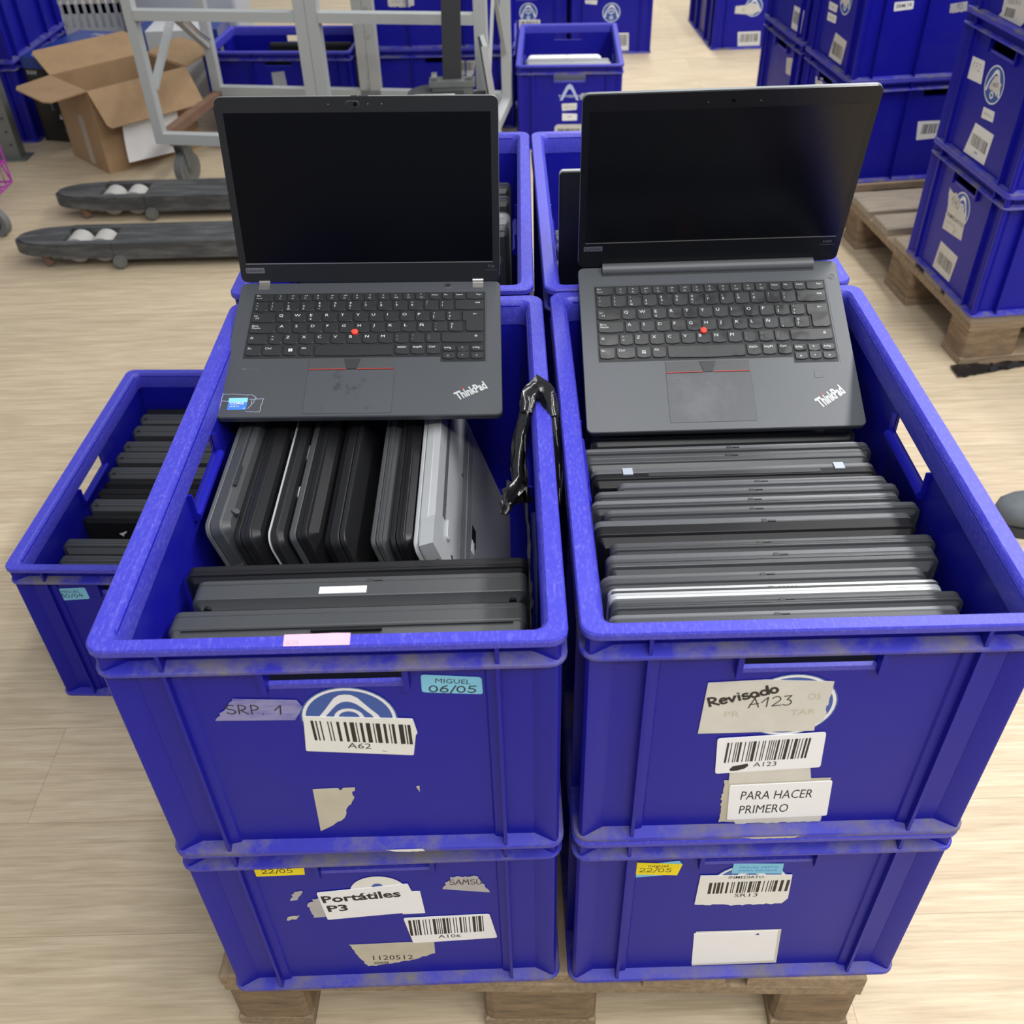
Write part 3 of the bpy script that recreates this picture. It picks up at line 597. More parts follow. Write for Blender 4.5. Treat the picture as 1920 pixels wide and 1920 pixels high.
sticker('RS2', 'f', rounded([(-.1340, .2151), (-.0696, .2192), (-.0602, .1702), (-.1310, .1655)]), ['paper', 'ink'], lambda p, L: p.hand('172', -.121, .1905, -.078, .1920, .017, .0009, L, 1), name='handwritten_label')
logo('RS2', 'f', -.004, .1850)
sticker('RS2', 'f', torn([(-.022, .175), (-.012, .197), (.002, .212), (.012, .197), (.026, .193), (.018, .166)], (0, 1, 2, 3, 4, 5), .0025, .005), ['paper_old', 'ink'], lambda p, L: p.text('ARS', -.010, .180, .014, .184, .010, L, 1), layer=1, name='torn_label')
sticker('RS2', 'f', [(-.0226, .1307), (.0294, .1348), (.0332, .1117), (-.0213, .1065)], ['paper', 'ink_faint'], lambda p, L: tiny(p, L, -.014, .024, .1165, .008, 'LENOVO'), name='label_sticker')
def pr(p, L): p.barcode(-.040, .038, .038, .066, L, 1, seed=31); p.text('A87', -.012, .026, .008, .026, .006, L, 1)
sticker('RS2', 'f', [(-.0379, .0887), (.0529, .0897), (.0472, .0166), (-.0583, .0134)], ['paper', 'ink'], pr, name='barcode_label')
logo('RS1', 'f', .004, .1985)
def pr(p, L):
    p.hand('140', -.050, .1905, -.004, .1940, .024, .0016, L, 1); p.text('INMEDIATOS', -.051, .1610, .034, .1640, .010, L, 1, bold=.01); p.stroke([(-.045, .148), (-.01, .152), (.005, .146)], .0007, L, 1); p.hand('21', -.004, .134, .012, .136, .009, .0008, L, 1)
sticker('RS1', 'f', torn([(-.0748, .2244), (-.0520, .2200), (-.0378, .2256), (-.010, .214), (.020, .200), (.0360, .1872), (.0440, .1337), (-.0582, .1239), (-.0588, .1753)], (0, 1, 2, 7, 8), .002, .006), ['paper_old', 'ink'], pr, layer=1, name='torn_label')
sticker('RS1', 'f', [(-.0474, .0929), (.0506, .0929), (.0417, .0196), (-.0558, .0177)], ['paper_old', 'ink'], lambda p, L: p.barcode(-.040, .036, .036, .068, L, 1, seed=33), name='barcode_label')
def pr(p, L): p.text('1531311', -.040, .040, .008, .046, .010, L, 1); p.barcode(-.042, -.002, .014, .032, L, 1, seed=35, dv=.004)
sticker('RS3', 'f', torn([(-.0600, .100), (.0500, .100), (.0440, .020), (.0340, .0095), (-.0656, .0095), (-.0560, .020), (-.0600, .041)], (5, 6), .003, .005), ['paper_old', 'ink'], pr, name='torn_label')
sticker('W', 'r', [(-.0325, .2289), (.0203, .2333), (.0239, .1702), (-.0322, .1672)], ['grey_plastic', 'ink'], lambda p, L: p.disc(-.002, .178, 0, .004, L, 1, 8), name='label_sticker')
sticker('N1', 'r', [(.0811, .2600), (.1436, .2590), (.1343, .2062), (.0810, .2037)], ['paper_old', 'ink'], lambda p, L: p.barcode(.086, .133, .222, .252, L, 1, seed=41), name='barcode_label')
sticker('N2', 'r', torn([(-.1808, .210), (-.0791, .210), (-.0806, .1507), (-.1067, .1439), (-.1799, .1481)], (2, 3), .002, .006), ['paper_old', 'ink_faint'], lambda p, L: tiny(p, L, -.165, -.115, .16, .013, 'Intel i3'), name='torn_label')
def pr(p, L): p.text('SR 1', .072, .182, .125, .190, .022, L, 1)
sticker('V2', 'f', [(.060, .2072), (.1373, .2143), (.1333, .190), (.090, .1572), (.065, .165)], ['paper', 'ink'], pr, name='label_sticker')
sticker('V2', 'f', [(.064, .140), (.080, .141), (.096, .0915), (.084, .0887)], ['paper'], name='label_scrap')

# ------------------------------------------------------------------ pallets: 800 x 1200, origin at the middle of the floor print, long side along Y
def pallet(x, y, a, label, stamp=False, deck='wood'):
    o = empty('wooden_pallet', (x, y, 0), a); tag(o, label, 'pallet', 'wooden pallets'); rnd = random.Random(int(x*100))
    def plank(name, x0, x1, y0, y1, z0, z1, m):
        mb = MB(); c = .003
        mb.box(x0, x1, y0, y1, z0, z1-c); mb.loft([[(x0, y0, z1-c), (x1, y0, z1-c), (x1, y1, z1-c), (x0, y1, z1-c)], [(x0+c, y0+c, z1), (x1-c, y0+c, z1), (x1-c, y1-c, z1), (x0+c, y1-c, z1)]])
        return mb.build(name, m, o)
    for cx, wd in ((-.3275, .145), (-.177, .10), (0, .145), (.177, .10), (.3275, .145)):
        e = rnd.uniform(-.004, .004); plank('deck_board', cx-wd/2, cx+wd/2, -.6+e, .6+e, .122, .144, deck)
    for cy in (-.5275, 0, .5275): plank('stringer', -.4, .4, cy-.0725, cy+.0725, .100, .1219, 'wood')
    for cx, bw in ((-.35, .10), (0, .145), (.35, .10)):
        for cy in (-.5275, 0, .5275):
            mb = MB(); mb.T = Matrix.Translation((cx, cy, 0)); mb.rr(bw, .145, .012, [(0, .0221), (.0, .0999)], seg=2); mb.build('block', 'wood_block', o)
        plank('bottom_board', cx-bw/2, cx+bw/2, -.6, .6, 0, .022, 'wood')
    return o
pallet(-.010, .611, -.033, 'wooden pallet under the front crates and both open laptops')
pallet(1.669, 2.076, -1.4708, 'wooden pallet under the right hand stack marked 140 and 172', deck='wood_grey')
pallet(1.532, 2.925, -1.4708, 'wooden pallet under the SRM.19 stack of blue crates', deck='wood')

# ------------------------------------------------------------------ closed laptops
# local frame: X width, Y depth (front edge at -Y), Z thickness from the bottom cover up to the lid
def hash_(t): return sum(ord(c)*(i+3) for i, c in enumerate(t))
def closed_laptop(M, label, wd=.331, d=.232, tb=.013, tl=.007, base='charcoal', lid='charcoal', r=.009, ch=.008, group=None, latch=True, hinge_up=False, extra=None, edge=None, feet=False, bands=1, cf=.38):
    o = empty('closed_laptop', M=M); tag(o, label, 'laptop', group)
    mb = MB()
    lev = [(ch, 0), (ch*.35, tb*cf), (.0006, tb*(cf+.04)), (0, tb*(cf+.08))]
    if bands > 1: lev += [(0, tb*.68), (.0008, tb*.69), (.0008, tb*.74), (0, tb*.75)]
    lev += [(0, tb-.001), (.0008, tb)]
    mb.rr(wd, d, r, lev, 0, seg=6); mb.build('base', [base], o, smooth=18)
    mb = MB(); mb.rr(wd-.0004, d-.0004, r, [(.0012, tb+.0008), (.0002, tb+.0016), (0, tb+tl*.78), (.0005, tb+tl-.0004), (.0020, tb+tl)], 0, seg=6)
    mb.build('lid', [edge or lid], o, smooth=18)
    mb = MB(); mb.rr(wd-.006, d-.006, r, [(0, tb-.0002), (0, tb+.0012)], 0); mb.build('seam_gasket', 'grille', o)
    if latch:
        mb = MB(); lx = (hash_(label) % 9-4)*.003; mb.box(lx-.0035, lx+.002, -d/2-.0002, -d/2+.003, tb-.0008, tb+tl*.42); mb.box(lx+.003, lx+.011, -d/2-.0001, -d/2+.003, tb+.0004, tb+tl*.26)
        mb.build('latch', 'grille', o)
    if feet:
        for fx in (-.43, .43):
            for fy in (-.42, .42):
                mb = MB(); mb.cyl((fx*wd, fy*d, -.0008), (0, 0, 1), .005, .0022, 12); mb.build('rubber_foot', 'laptop_black', o, smooth=40)
    if extra: extra(o, wd, d, tb, tl)
    return o
def rows(x, y, z): return Matrix((tuple(x)+(0,), tuple(y)+(0,), tuple(z)+(0,), (0, 0, 0, 1))).transposed()
B_FRONT_UP = rows((1, 0, 0), (0, 0, -1), (0, 1, 0))      # front edge up, lid away from the camera
def standing(x, yback, ztop, d, t, yaw=0.0, lean=0.0, hinge_up=False, parent=None):
    B = rows((-1, 0, 0), (0, 0, 1), (0, 1, 0)) if hinge_up else B_FRONT_UP
    edge = (0, d/2, t) if hinge_up else (0, -d/2, t)
    M = Matrix.Translation((x, yback, ztop)) @ Matrix.Rotation(yaw, 4, 'Z') @ Matrix.Rotation(lean, 4, 'X') @ B @ Matrix.Translation((-edge[0], -edge[1], -edge[2]))
    return parent @ M if parent is not None else M

# right open crate: a row standing front edge up, counted from the front rim
FLOOR_U = .144+CH+.0067
def ex_screws(o, wd, d, tb, tl):
    for fx in (-.44, .0, .44):
        mb = MB(); mb.cyl((fx*wd, -d/2+.012, tb*.22), (0, -.75, -1), .0022, .006, 10); mb.build('screw', 'chrome', o)
def ex_silver_slot(o, wd, d, tb, tl):
    mb = MB()
    for k in range(5): mb.box(.004+k*.004, .006+k*.004, -d/2-.0005, -d/2+.002, tb+.0004, tb+.0022)
    mb.build('lid_magnet_pads', 'grille', o)
    mb = MB(); mb.box(-wd/2+.004, wd/2-.004, -d/2-.0003, -d/2+.002, tb-.0007, tb+.0019); mb.build('lid_gap_shade', 'grille', o)  # solid dark strip standing in for the shade in the lid seam
def ex_hinges(o, wd, d, tb, tl):
    for fx in (-.37, .37):
        mb = MB(); mb.box(fx*wd-.0055, fx*wd+.0055, d/2-.010, d/2+.0012, tb-.004, tb+tl*.96); mb.build('hinge', 'hinge_pale', o)
    mb = MB(); mb.box(-.30*wd, .30*wd, d/2-.003, d/2+.0006, tb*.5, tb-.0012); mb.build('exhaust_grille', 'grille', o)
SPEC_R = [
 # yback, t_base, t_lid, width, x centre, ztop, base, lid, kwargs, words
 (.0975, .012, .006, .331, .2045, .689, 'charcoal', 'lid_edge', {}, 'dark laptop nearest the front rim of the right open crate'),
 (.1155, .010, .006, .336, .2100, .690, 'charcoal', 'charcoal', {'bands': 2}, 'dark laptop right in front of the silver one in the right crate'),
 (.1320, .0075, .0065, .322, .2025, .690, 'silver', 'silver', {'extra': ex_silver_slot, 'ch': .001}, 'only silver laptop in the right open crate'),
 (.1505, .011, .006, .322, .1960, .690, 'charcoal', 'charcoal_light', {'r': .014}, 'charcoal laptop with rounded corners just behind the silver one'),
 (.1800, .0175, .008, .331, .2095, .690, 'charcoal', 'charcoal_light', {'ch': .012, 'bands': 2}, 'thick grey laptop with a sloped front, second behind the silver one'),
 (.1975, .009, .006, .331, .2150, .690, 'charcoal', 'charcoal', {'bands': 2}, 'slim laptop third behind the silver one in the right crate'),
 (.2340, .0235, .009, .334, .2030, .689, 'laptop_black', 'charcoal_light', {'extra': ex_screws, 'ch': .010, 'edge': 'charcoal_light'}, 'thick laptop with black underside and three screws in the right crate'),
 (.2490, .008, .0055, .334, .2150, .691, 'charcoal', 'charcoal_light', {}, 'wide slim laptop right behind the one with three screws'),
 (.2660, .0095, .006, .331, .2015, .690, 'charcoal', 'lid_edge', {'bands': 2}, 'slim laptop second behind the one with three screws'),
 (.2820, .009, .0055, .330, .2060, .690, 'charcoal', 'charcoal_light', {}, 'slim laptop third behind the one with three screws'),
 (.2960, .0075, .005, .296, .2150, .690, 'charcoal_light', 'charcoal_light', {}, 'small laptop just in front of the one with two pale hinges'),
 (.3230, .0165, .0075, .318, .1990, .688, 'laptop_black', 'charcoal_light', {'hinge': 1, 'edge': 'charcoal_light'}, 'laptop standing hinge side up with two pale hinges in the right crate'),
 (.3450, .013, .0065, .320, .1945, .691, 'charcoal', 'charcoal', {}, 'laptop just behind the one with two pale hinges'),
 (.3600, .008, .0055, .322, .1930, .690, 'charcoal', 'charcoal_light', {'latch': True}, 'slim laptop second behind the one with two pale hinges'),
 (.3890, .014, .007, .322, .2150, .668, 'charcoal', 'charcoal_light', {}, 'dark laptop peeking out under the front edge of the right open laptop'),
 (.4400, .012, .006, .325, .2120, .655, 'charcoal', 'charcoal', {}, 'laptop hidden under the right open laptop, first behind its front edge'),
 (.4700, .012, .006, .325, .2120, .668, 'charcoal_light', 'charcoal_light', {}, 'laptop hidden under the right open laptop, middle one'),
 (.5250, .012, .006, .325, .2140, .672, 'charcoal_light', 'charcoal', {}, 'laptop hidden under the right open laptop, rearmost'),
]
def put_row(spec, group, parent=None, floor=FLOOR_U):
    for (yb, tb, tl, wd, xc, zt, b_, l_, kw, label) in spec:
        kw = dict(kw); hg = kw.pop('hinge', None); d = zt-floor
        ex = kw.pop('extra', None)
        if hg: ex = ex_hinges; kw['latch'] = False
        yaw = kw.pop('yaw', .004); lean = kw.pop('lean', 0)
        closed_laptop(standing(xc, yb, zt, d, tb+tl, yaw, lean, bool(hg), parent), label, wd, d, tb, tl, b_, l_, group=group, extra=ex, **kw)
put_row(SPEC_R, 'laptops standing in the right open crate')

# left open crate: three across the front ...
def ex_white_label(o, wd, d, tb, tl):
    mb = MB(); z0, z1 = tb*.22, tb*.60
    mb.box(-.040, .006, -d/2-.0010, -d/2+.004, tb*.34, tb*.34+.0090); mb.build('blank_label', 'paper_white', o)
    for s_ in (-1, 1):
        mb = MB(); mb.cyl((s_*.148, -d/2+.010, .001), (0, 0, 1), .004, .004, 14); mb.build('rubber_foot', 'laptop_black', o)
def ex_panel_line(o, wd, d, tb, tl):
    mb = MB(); e = -d/2-.0003
    mb.box(-.155, .155, e, e+.002, tb*.30, tb*.31+.0006); mb.build('panel_line', 'grille', o)
    mb = MB(); mb.box(-.033, .033, e-.0004, e+.002, tb*.12, tb*.24); mb.build('latch_recess', 'laptop_black', o)
SPEC_L = [
 (.1140, .028, .008, .338, -.2050, .692, 'charcoal', 'charcoal', {'ch': .006, 'latch': False, 'extra': ex_panel_line, 'lean': -.05}, 'thick dark laptop nearest the front rim of the left open crate'),
 (.1575, .025, .007, .328, -.1980, .690, 'charcoal', 'charcoal', {'ch': .010, 'extra': ex_white_label, 'cf': .18}, 'dark laptop with a blank white label in the left open crate'),
 (.1770, .0095, .008, .342, -.2040, .692, 'laptop_worn', 'laptop_worn', {'latch': False, 'bands': 2}, 'worn black laptop right behind the one with a blank white label'),
]
put_row(SPEC_L, 'laptops standing in the left open crate')
# ... and eight set lengthways, all leaning to the left
def sideways(x, z, ynear, length, d, tb, tl, lid_left, label, lean=14.5, **kw):
    t = tb+tl
    B = rows((0, 1, 0), (0, 0, -1), (-1, 0, 0)) if lid_left else rows((0, -1, 0), (0, 0, -1), (1, 0, 0))
    e = Vector((0, -d/2, t if lid_left else 0))
    M = Matrix.Translation((x, ynear+length/2, z)) @ Matrix.Rotation(-R(lean), 4, 'Y') @ B @ Matrix.Translation(-e)
    return closed_laptop(M, label, length, d, tb, tl, group='laptops leaning sideways in the left open crate', **kw)
def ex_card_slot(o, wd, d, tb, tl):
    mb = MB(); e = -d/2-.0004
    mb.box(-wd*.30, wd*.34, e, e+.002, tb*.30, tb*.33); mb.box(-wd*.30, -wd*.20, e-.0002, e+.002, tb*.16, tb*.33); mb.build('card_slot', 'grille', o)
    mb = MB(); mb.cyl((-wd*.42, -d/2+.012, tb*.2), (0, -1, -1), .0042, .02, 16); mb.build('screw_hole', 'grille', o)
    mb = MB(); mb.rr(.022, .020, .009, [(0, -.0014), (0, .004)], cx=-wd*.40, cy=-d/2+.030); mb.build('rubber_foot', 'laptop_black', o)
    mb = MB(); mb.box(-wd/2-.0006, -wd/2+.002, -d/2+.055, -d/2+.072, tb*.35, tb*.75); mb.build('usb_port', 'hinge_metal', o)
def ex_logo(o, wd, d, tb, tl):
    P = lambda u, v, n: (u, v, tb+tl+n)
    p = Print(P); p.text('Lenovo', -wd*.10, -d/2+.085, -wd*.36, -d/2+.085, .013, .0002, 0, bold=.02); p.build('lid_lettering', ['charcoal_light'], o)
def ex_cable_badge(o, wd, d, tb, tl):
    mb = MB(); mb.rr(.030, .014, .005, [(0, -.0012), (0, .001)], cx=.0, cy=-d/2+.020); mb.build('rubber_foot', 'silver_dull', o)
    mb = MB(); mb.rr(.020, .010, .004, [(0, -.0010), (0, .001)], cx=-wd*.22, cy=-d/2+.018); mb.build('screw_cover', 'paper_white', o)
def ex_plug(o, wd, d, tb, tl):
    mb = MB(); mb.box(.02, .045, -d/2+.014, -d/2+.032, -.0012, .003); mb.build('vent', 'grille', o)
    mb = MB(); mb.cyl((.10, -d/2+.03, -.0008), (0, 0, 1), .004, .003, 12); mb.build('screw', 'chrome', o)
def ex_grey_bottom(o, wd, d, tb, tl):
    # slotted exhaust along the upper edge, two perforated bands, foot, badge
    mb = MB()
    for k in range(46): mb.box(-wd*.30+k*.0042, -wd*.30+k*.0042+.0022, -d/2+.020, -d/2+.028, -.0004, .001)
    mb.build('exhaust_slots', 'grille', o)
    for y0 in (-d/2+.070, -d/2+.088):
        mb = MB(); mb.box(-wd*.46, wd*.42, y0, y0+.0135, -.00025, .001); mb.build('speaker_grille', 'perforated', o)
    mb = MB(); mb.rr(.030, .010, .0048, [(.001, -.0030), (0, -.0020), (0, .001)], cx=-wd*.33, cy=-d/2+.034); mb.build('rubber_foot', 'silver_dull', o)
    mb = MB(); mb.box(-wd/2-.0008, -wd*.37, -d/2-.0008, -d/2+.022, -.0008, tb*.85); mb.build('hinge_cover', 'silver_dull', o)
    mb = MB(); mb.box(-wd*.16, -wd*.06, -d/2+.106, -d/2+.118, -.0004, .001); mb.build('badge', 'laptop_black', o)
    mb = MB(); mb.box(-wd*.20, -wd*.14, -d/2+.106, -d/2+.113, -.0006, .001); mb.build('badge', 'paper_white', o)
    for q in ((-.28, .16), (.1, .05), (-.41, .03)):
        mb = MB(); mb.cyl((wd*q[0], -d/2+.02+q[1], -.0002), (0, 0, 1), .0025, .001, 12); mb.build('screw', 'steel_dark', o)
def perforated():
    m = mat('perforated', (0.3, 0.31, 0.32, 1), 0.5); nt = m.node_tree; b = nt.nodes['Principled BSDF']
    tc = nt.nodes.new('ShaderNodeTexCoord'); mp = nt.nodes.new('ShaderNodeMapping'); mp.inputs['Rotation'].default_value = (0, 0, R(45)); mp.inputs['Scale'].default_value = (420, 420, 420)
    ck = nt.nodes.new('ShaderNodeTexChecker'); ck.inputs['Scale'].default_value = 1; ck.inputs['Color1'].default_value = (.34, .355, .37, 1); ck.inputs['Color2'].default_value = (.09, .095, .10, 1)
    nt.links.new(tc.outputs['Object'], mp.inputs[0]); nt.links.new(mp.outputs[0], ck.inputs['Vector']); nt.links.new(ck.outputs['Color'], b.inputs['Base Color'])
perforated()
sideways(-.3690, .700, .222, .340, .235, .021, .006, True, 'thick black laptop leaning on the left wall of the left crate', base='charcoal', lid='charcoal', edge='charcoal_light', ch=.005, extra=ex_card_slot, latch=False, r=.013)
sideways(-.3380, .694, .214, .335, .230, .020, .007, True, 'scuffed black laptop second from the left wall in the left crate', base='laptop_worn', lid='laptop_black', ch=.006, extra=ex_plug, latch=False, r=.013, bands=2)
sideways(-.3015, .697, .206, .330, .232, .013, .0030, True, 'black laptop with bright silver edge trim in the left crate', base='laptop_worn', lid='laptop_black', edge='silver_dull', ch=.004, extra=ex_cable_badge, latch=False, r=.016)
sideways(-.2805, .694, .214, .320, .230, .020, .008, True, 'chunky black laptop just right of the silver trimmed one', base='laptop_black', lid='charcoal', ch=.012, latch=False, bands=2)
sideways(-.2440, .694, .204, .330, .232, .017, .007, False, 'black laptop with embossed lid lettering facing right in the left crate', lean=13.5, base='laptop_black', lid='laptop_worn', ch=.005, extra=ex_logo, latch=False, r=.013)
sideways(-.1955, .692, .204, .325, .230, .011, .006, True, 'slim dark grey laptop left of the glossy black one in the left crate', base='charcoal', lid='charcoal', ch=.010, latch=False, bands=2)
sideways(-.1755, .694, .202, .330, .232, .0165, .0065, True, 'glossy black laptop beside the pale grey one in the left crate', base='laptop_gloss', lid='laptop_black', ch=.006, latch=False, r=.013, bands=2)
sideways(-.1500, .698, .188, .325, .250, .0165, .0055, True, 'pale grey laptop with bare underside facing right in the left crate', lean=18, base='bottom_grey', lid='silver_dull', ch=.002, latch=False, extra=ex_grey_bottom, r=.012)

# crate on the floor at the left
FLM = Matrix.Translation((-.648, .888, 0)) @ Matrix.Rotation(-.048, 4, 'Z')
def ex_round(o, wd, d, tb, tl):
    mb = MB(); mb.cyl((-wd/2+.014, -d/2+.003, tb*.5), (0, 1, 0), .0035, .008, 14); mb.build('security_slot', 'grille', o)
def ex_scuffed_label(o, wd, d, tb, tl):
    p = Print(lambda u, v, n: (u, v, -n)); p.poly(torn([(-.105, -.085), (-.088, -.090), (-.098, -.078)], (0, 1), .002, .004), .0003, 0)
    p.poly(torn([(-.115, -.052), (-.10, -.060), (-.075, -.052), (-.05, -.056), (-.07, -.046), (-.10, -.046)], (0, 1, 2, 3), .002, .004), .0003, 0); p.build('label_scrap', ['paper'], o)
_fl = [(.266, .012, .010, .235, 'laptop_black', {}, 'rearmost black laptop in the crate on the floor at left'),
 (.235, .018, .007, .243, 'charcoal', {'x': ex_round}, 'laptop second from the back in the crate on the floor at left'),
 (.194, .020, .007, .243, 'charcoal', {'x': ex_round}, 'laptop third from the back in the crate on the floor at left'),
 (.140, .017, .007, .243, 'charcoal', {'x': ex_round}, 'laptop fourth from the back in the crate on the floor at left'),
 (.104, .018, .008, .243, 'charcoal', {'x': ex_round}, 'laptop fifth from the back in the crate on the floor at left'),
 (.056, .019, .008, .243, 'charcoal', {'x': ex_round}, 'laptop sixth from the back in the crate on the floor at left'),
 (.016, .007, .006, .240, 'laptop_black', {}, 'thin tablet like laptop seventh from the back in the floor crate at left'),
 (-.006, .014, .007, .240, 'laptop_black', {}, 'laptop eighth from the back in the crate on the floor at left'),
 (-.040, .020, .007, .243, 'charcoal', {'x': ex_round}, 'laptop just behind the one with scraped white label remains in the floor crate'),
 (-.084, .007, .006, .240, 'laptop_black', {'x': ex_scuffed_label}, 'flat black laptop with scraped white label remains in the floor crate'),
 (-.150, .020, .007, .243, 'charcoal', {'ch': .012}, 'thick laptop second from the front rim in the floor crate at left'),
 (-.190, .014, .007, .240, 'charcoal', {}, 'laptop nearest the front rim of the floor crate at left')]
for i, (yb, tb, tl, zt, b_, kw, label) in enumerate(_fl):
    xo = (-.004, -.002, -.003, -.005, -.006, -.004, 0, -.004, -.003, -.004, -.010, -.004)[i]
    closed_laptop(standing(xo, yb, zt, zt-.0068, tb+tl, 0, 0, False, FLM), label, .331, zt-.0068, tb, tl, b_, b_, ch=kw.get('ch', .007), group='laptops in the crate on the floor', latch=False, extra=kw.get('x'), bands=2)

# crates behind the open laptops
BLM = Matrix.Translation((-.2072, .918, .144+CH)) @ Matrix.Rotation(-.0187, 4, 'Z')
SPEC_BL = [(.255, .020, .008, .330, .0010, .236, 'charcoal', 'charcoal_light', {'ch': .010}, 'rearmost laptop in the crate behind the left open laptop'),
 (.195, .022, .008, .330, .0010, .236, 'charcoal', 'charcoal_light', {'bands': 2}, 'second laptop from the back in the crate behind the left open laptop'),
 (.125, .026, .008, .330, .0010, .236, 'silver_dull', 'charcoal', {'extra': ex_round}, 'grey laptop with round socket in the crate behind the left open laptop'),
 (.070, .020, .008, .330, -.0010, .236, 'charcoal', 'charcoal_light', {}, 'fourth laptop from the back in the crate behind the left open laptop'),
 (-.030, .022, .008, .325, -.0080, .232, 'charcoal', 'charcoal', {}, 'laptop nearest the front in the crate behind the left open laptop')]
put_row(SPEC_BL, 'laptops in the crate behind the left open laptop', BLM, .0067)
# a slim panel standing on the floor, leaning by the trolley, seen nearly edge on
Mx = Matrix.Translation((-.0250, 2.605, .0005)) @ Matrix.Rotation(R(5), 4, 'Z') @ Matrix.Rotation(R(-8.0), 4, 'Y')
dp = empty('display_panel', M=Mx); tag(dp, 'slim dark panel on edge by the trolley, pale edge showing above the left open screen', 'panel')
mb = MB(); mb.box(-.0075, -.0005, .0015, .128, .0015, .5535); mb.build('housing', 'laptop_black', dp)
mb = MB(); mb.box(-.0065, .0125, 0, .0016, 0, .555); mb.box(-.0005, .0125, .0016, .130, 0, .555); mb.build('edge_frame', 'silver', dp)
BRM = Matrix.Translation((.2009, .911, .144+CH)) @ Matrix.Rotation(-.001, 4, 'Z')
SPEC_BR = [(.120, .016, .007, .33, -.0060, .206, 'charcoal_light', 'charcoal_light', {'bands': 2}, 'rearmost laptop in the crate behind the right open laptop'),
 (.070, .016, .007, .33, -.0060, .206, 'charcoal_light', 'charcoal', {}, 'second laptop from the back in the crate behind the right open laptop'),
 (.010, .018, .007, .33, -.0060, .206, 'silver_dull', 'charcoal', {'bands': 2}, 'third laptop from the back in the crate behind the right open laptop'),
 (-.060, .018, .007, .33, -.0060, .206, 'charcoal_light', 'silver_dull', {}, 'fourth laptop from the back in the crate behind the right open laptop')]
put_row(SPEC_BR, 'laptops in the crate behind the right open laptop', BRM, .0067)
def ex_T(o, wd, d, tb, tl):
    p = Print(lambda u, v, n: (u, v, tb+tl+n)); p.text('ThinkPad', .160, .090, .135, .060, .009, .0004, 0, bold=.02); p.build('lid_lettering', ['badge_grey'], o)
Mx = Matrix.Translation((.0255, .748, FLOOR_U)) @ rows((0, 0, 1), (-1, 0, 0), (0, -1, 0)) @ Matrix.Translation((.205, -.125, 0))
closed_laptop(Mx, 'tall black laptop standing on its short side behind the right open laptop', .41, .25, .010, .006, 'lid_edge_bright', 'bezel_e', ch=.0015, latch=False, r=.006, edge='bezel_e')

# the pale laptops in the crate with the white A, and one in the crate seen lengthways
CM = Matrix.Translation((.218, 3.56, 0)) @ Matrix.Rotation(-.05, 4, 'Z')
SPEC_C = [(.020, .020, .012, .295, -.018, .262, 'paper_white', 'paper_white', {'r': .02, 'ch': .004}, 'white laptop with rounded corners in the crate with the white A'),
 (-.060, .012, .008, .325, -.006, .268, 'silver_dull', 'silver_dull', {'bands': 2}, 'grey laptop just in front of the white one in the crate with the white A'),
 (-.110, .010, .007, .325, -.001, .270, 'silver', 'silver_dull', {'bands': 2}, 'silver laptop second in front of the white one in the crate with the white A'),
 (-.205, .012, .008, .325, .000, .280, 'silver_dull', 'silver_dull', {'bands': 2}, 'light grey laptop seen through the hand hole of the crate with the white A')]
put_row(SPEC_C, 'pale laptops in the crate with the white A', CM, .0067)
WM = Matrix.Translation((-.9152, 3.7472, 0)) @ Matrix.Rotation(-.09, 4, 'Z')
closed_laptop(standing(.10, -.02, .300, .29, .025, 0, 0, False, WM), 'black laptop in the crate seen lengthways behind the trolley', .34, .29, .017, .008, 'laptop_black', 'laptop_black', latch=False)
closed_laptop(standing(.08, -.10, .262, .25, .025, 0, 0, False, WM), 'second black laptop nearer the long side in the crate behind the trolley', .34, .25, .017, .008, 'laptop_black', 'laptop_black', latch=False)

# ------------------------------------------------------------------ the two open laptops
# local frame: X right, Y back, Z up from the palm rest; the hinge line is Y = 0, the front edge Y = -D
def key(kb, x0, x1, y0, y1, z, legend=None, shape=None, face_mat='key_black', leg_mat='legend'):
    mb = MB(); h = .0016; b = .0016
    if shape is None:
        # flat top edge, softly rounded lower edge
        def outline(i):
            a, c, d, e = x0+i, x1-i, y0+i, y1-i; r = min(.0022, (c-a)*.3); sag = min(.0011, (e-d)*.09)
            o = [(a, e), (a, d+r+sag)]
            o += [(a+r*(1-math.cos(R(t))), d+sag+r*(1-math.sin(R(t)))) for t in (30, 60, 90)]
            o += [((a+c)/2, d)]
            o += [(c-r*(1-math.cos(R(t))), d+sag+r*(1-math.sin(R(t)))) for t in (90, 60, 30)]
            return o + [(c, d+r+sag), (c, e)]
    else: outline = shape
    rings = [[(x, y, zz) for x, y in outline(i)] for i, zz in ((0, z), (0, z+h*.6), (.0005, z+h))]
    mb.loft(rings)
    P = Print(lambda u, v, n: (u, v, z+h+n)); P.mb = mb
    if legend:
        for (t, fx, fy, hh, wmul) in legend:
            vs, fs, a, b_, c, d = text_mesh(t); L = (b_-a)*hh/0.729*wmul
            P.text(t, x0+fx, y1-fy-hh, x0+fx+L, y1-fy-hh, hh, .00008, 1)
    o = mb.build('key', [face_mat, leg_mat], kb); return o
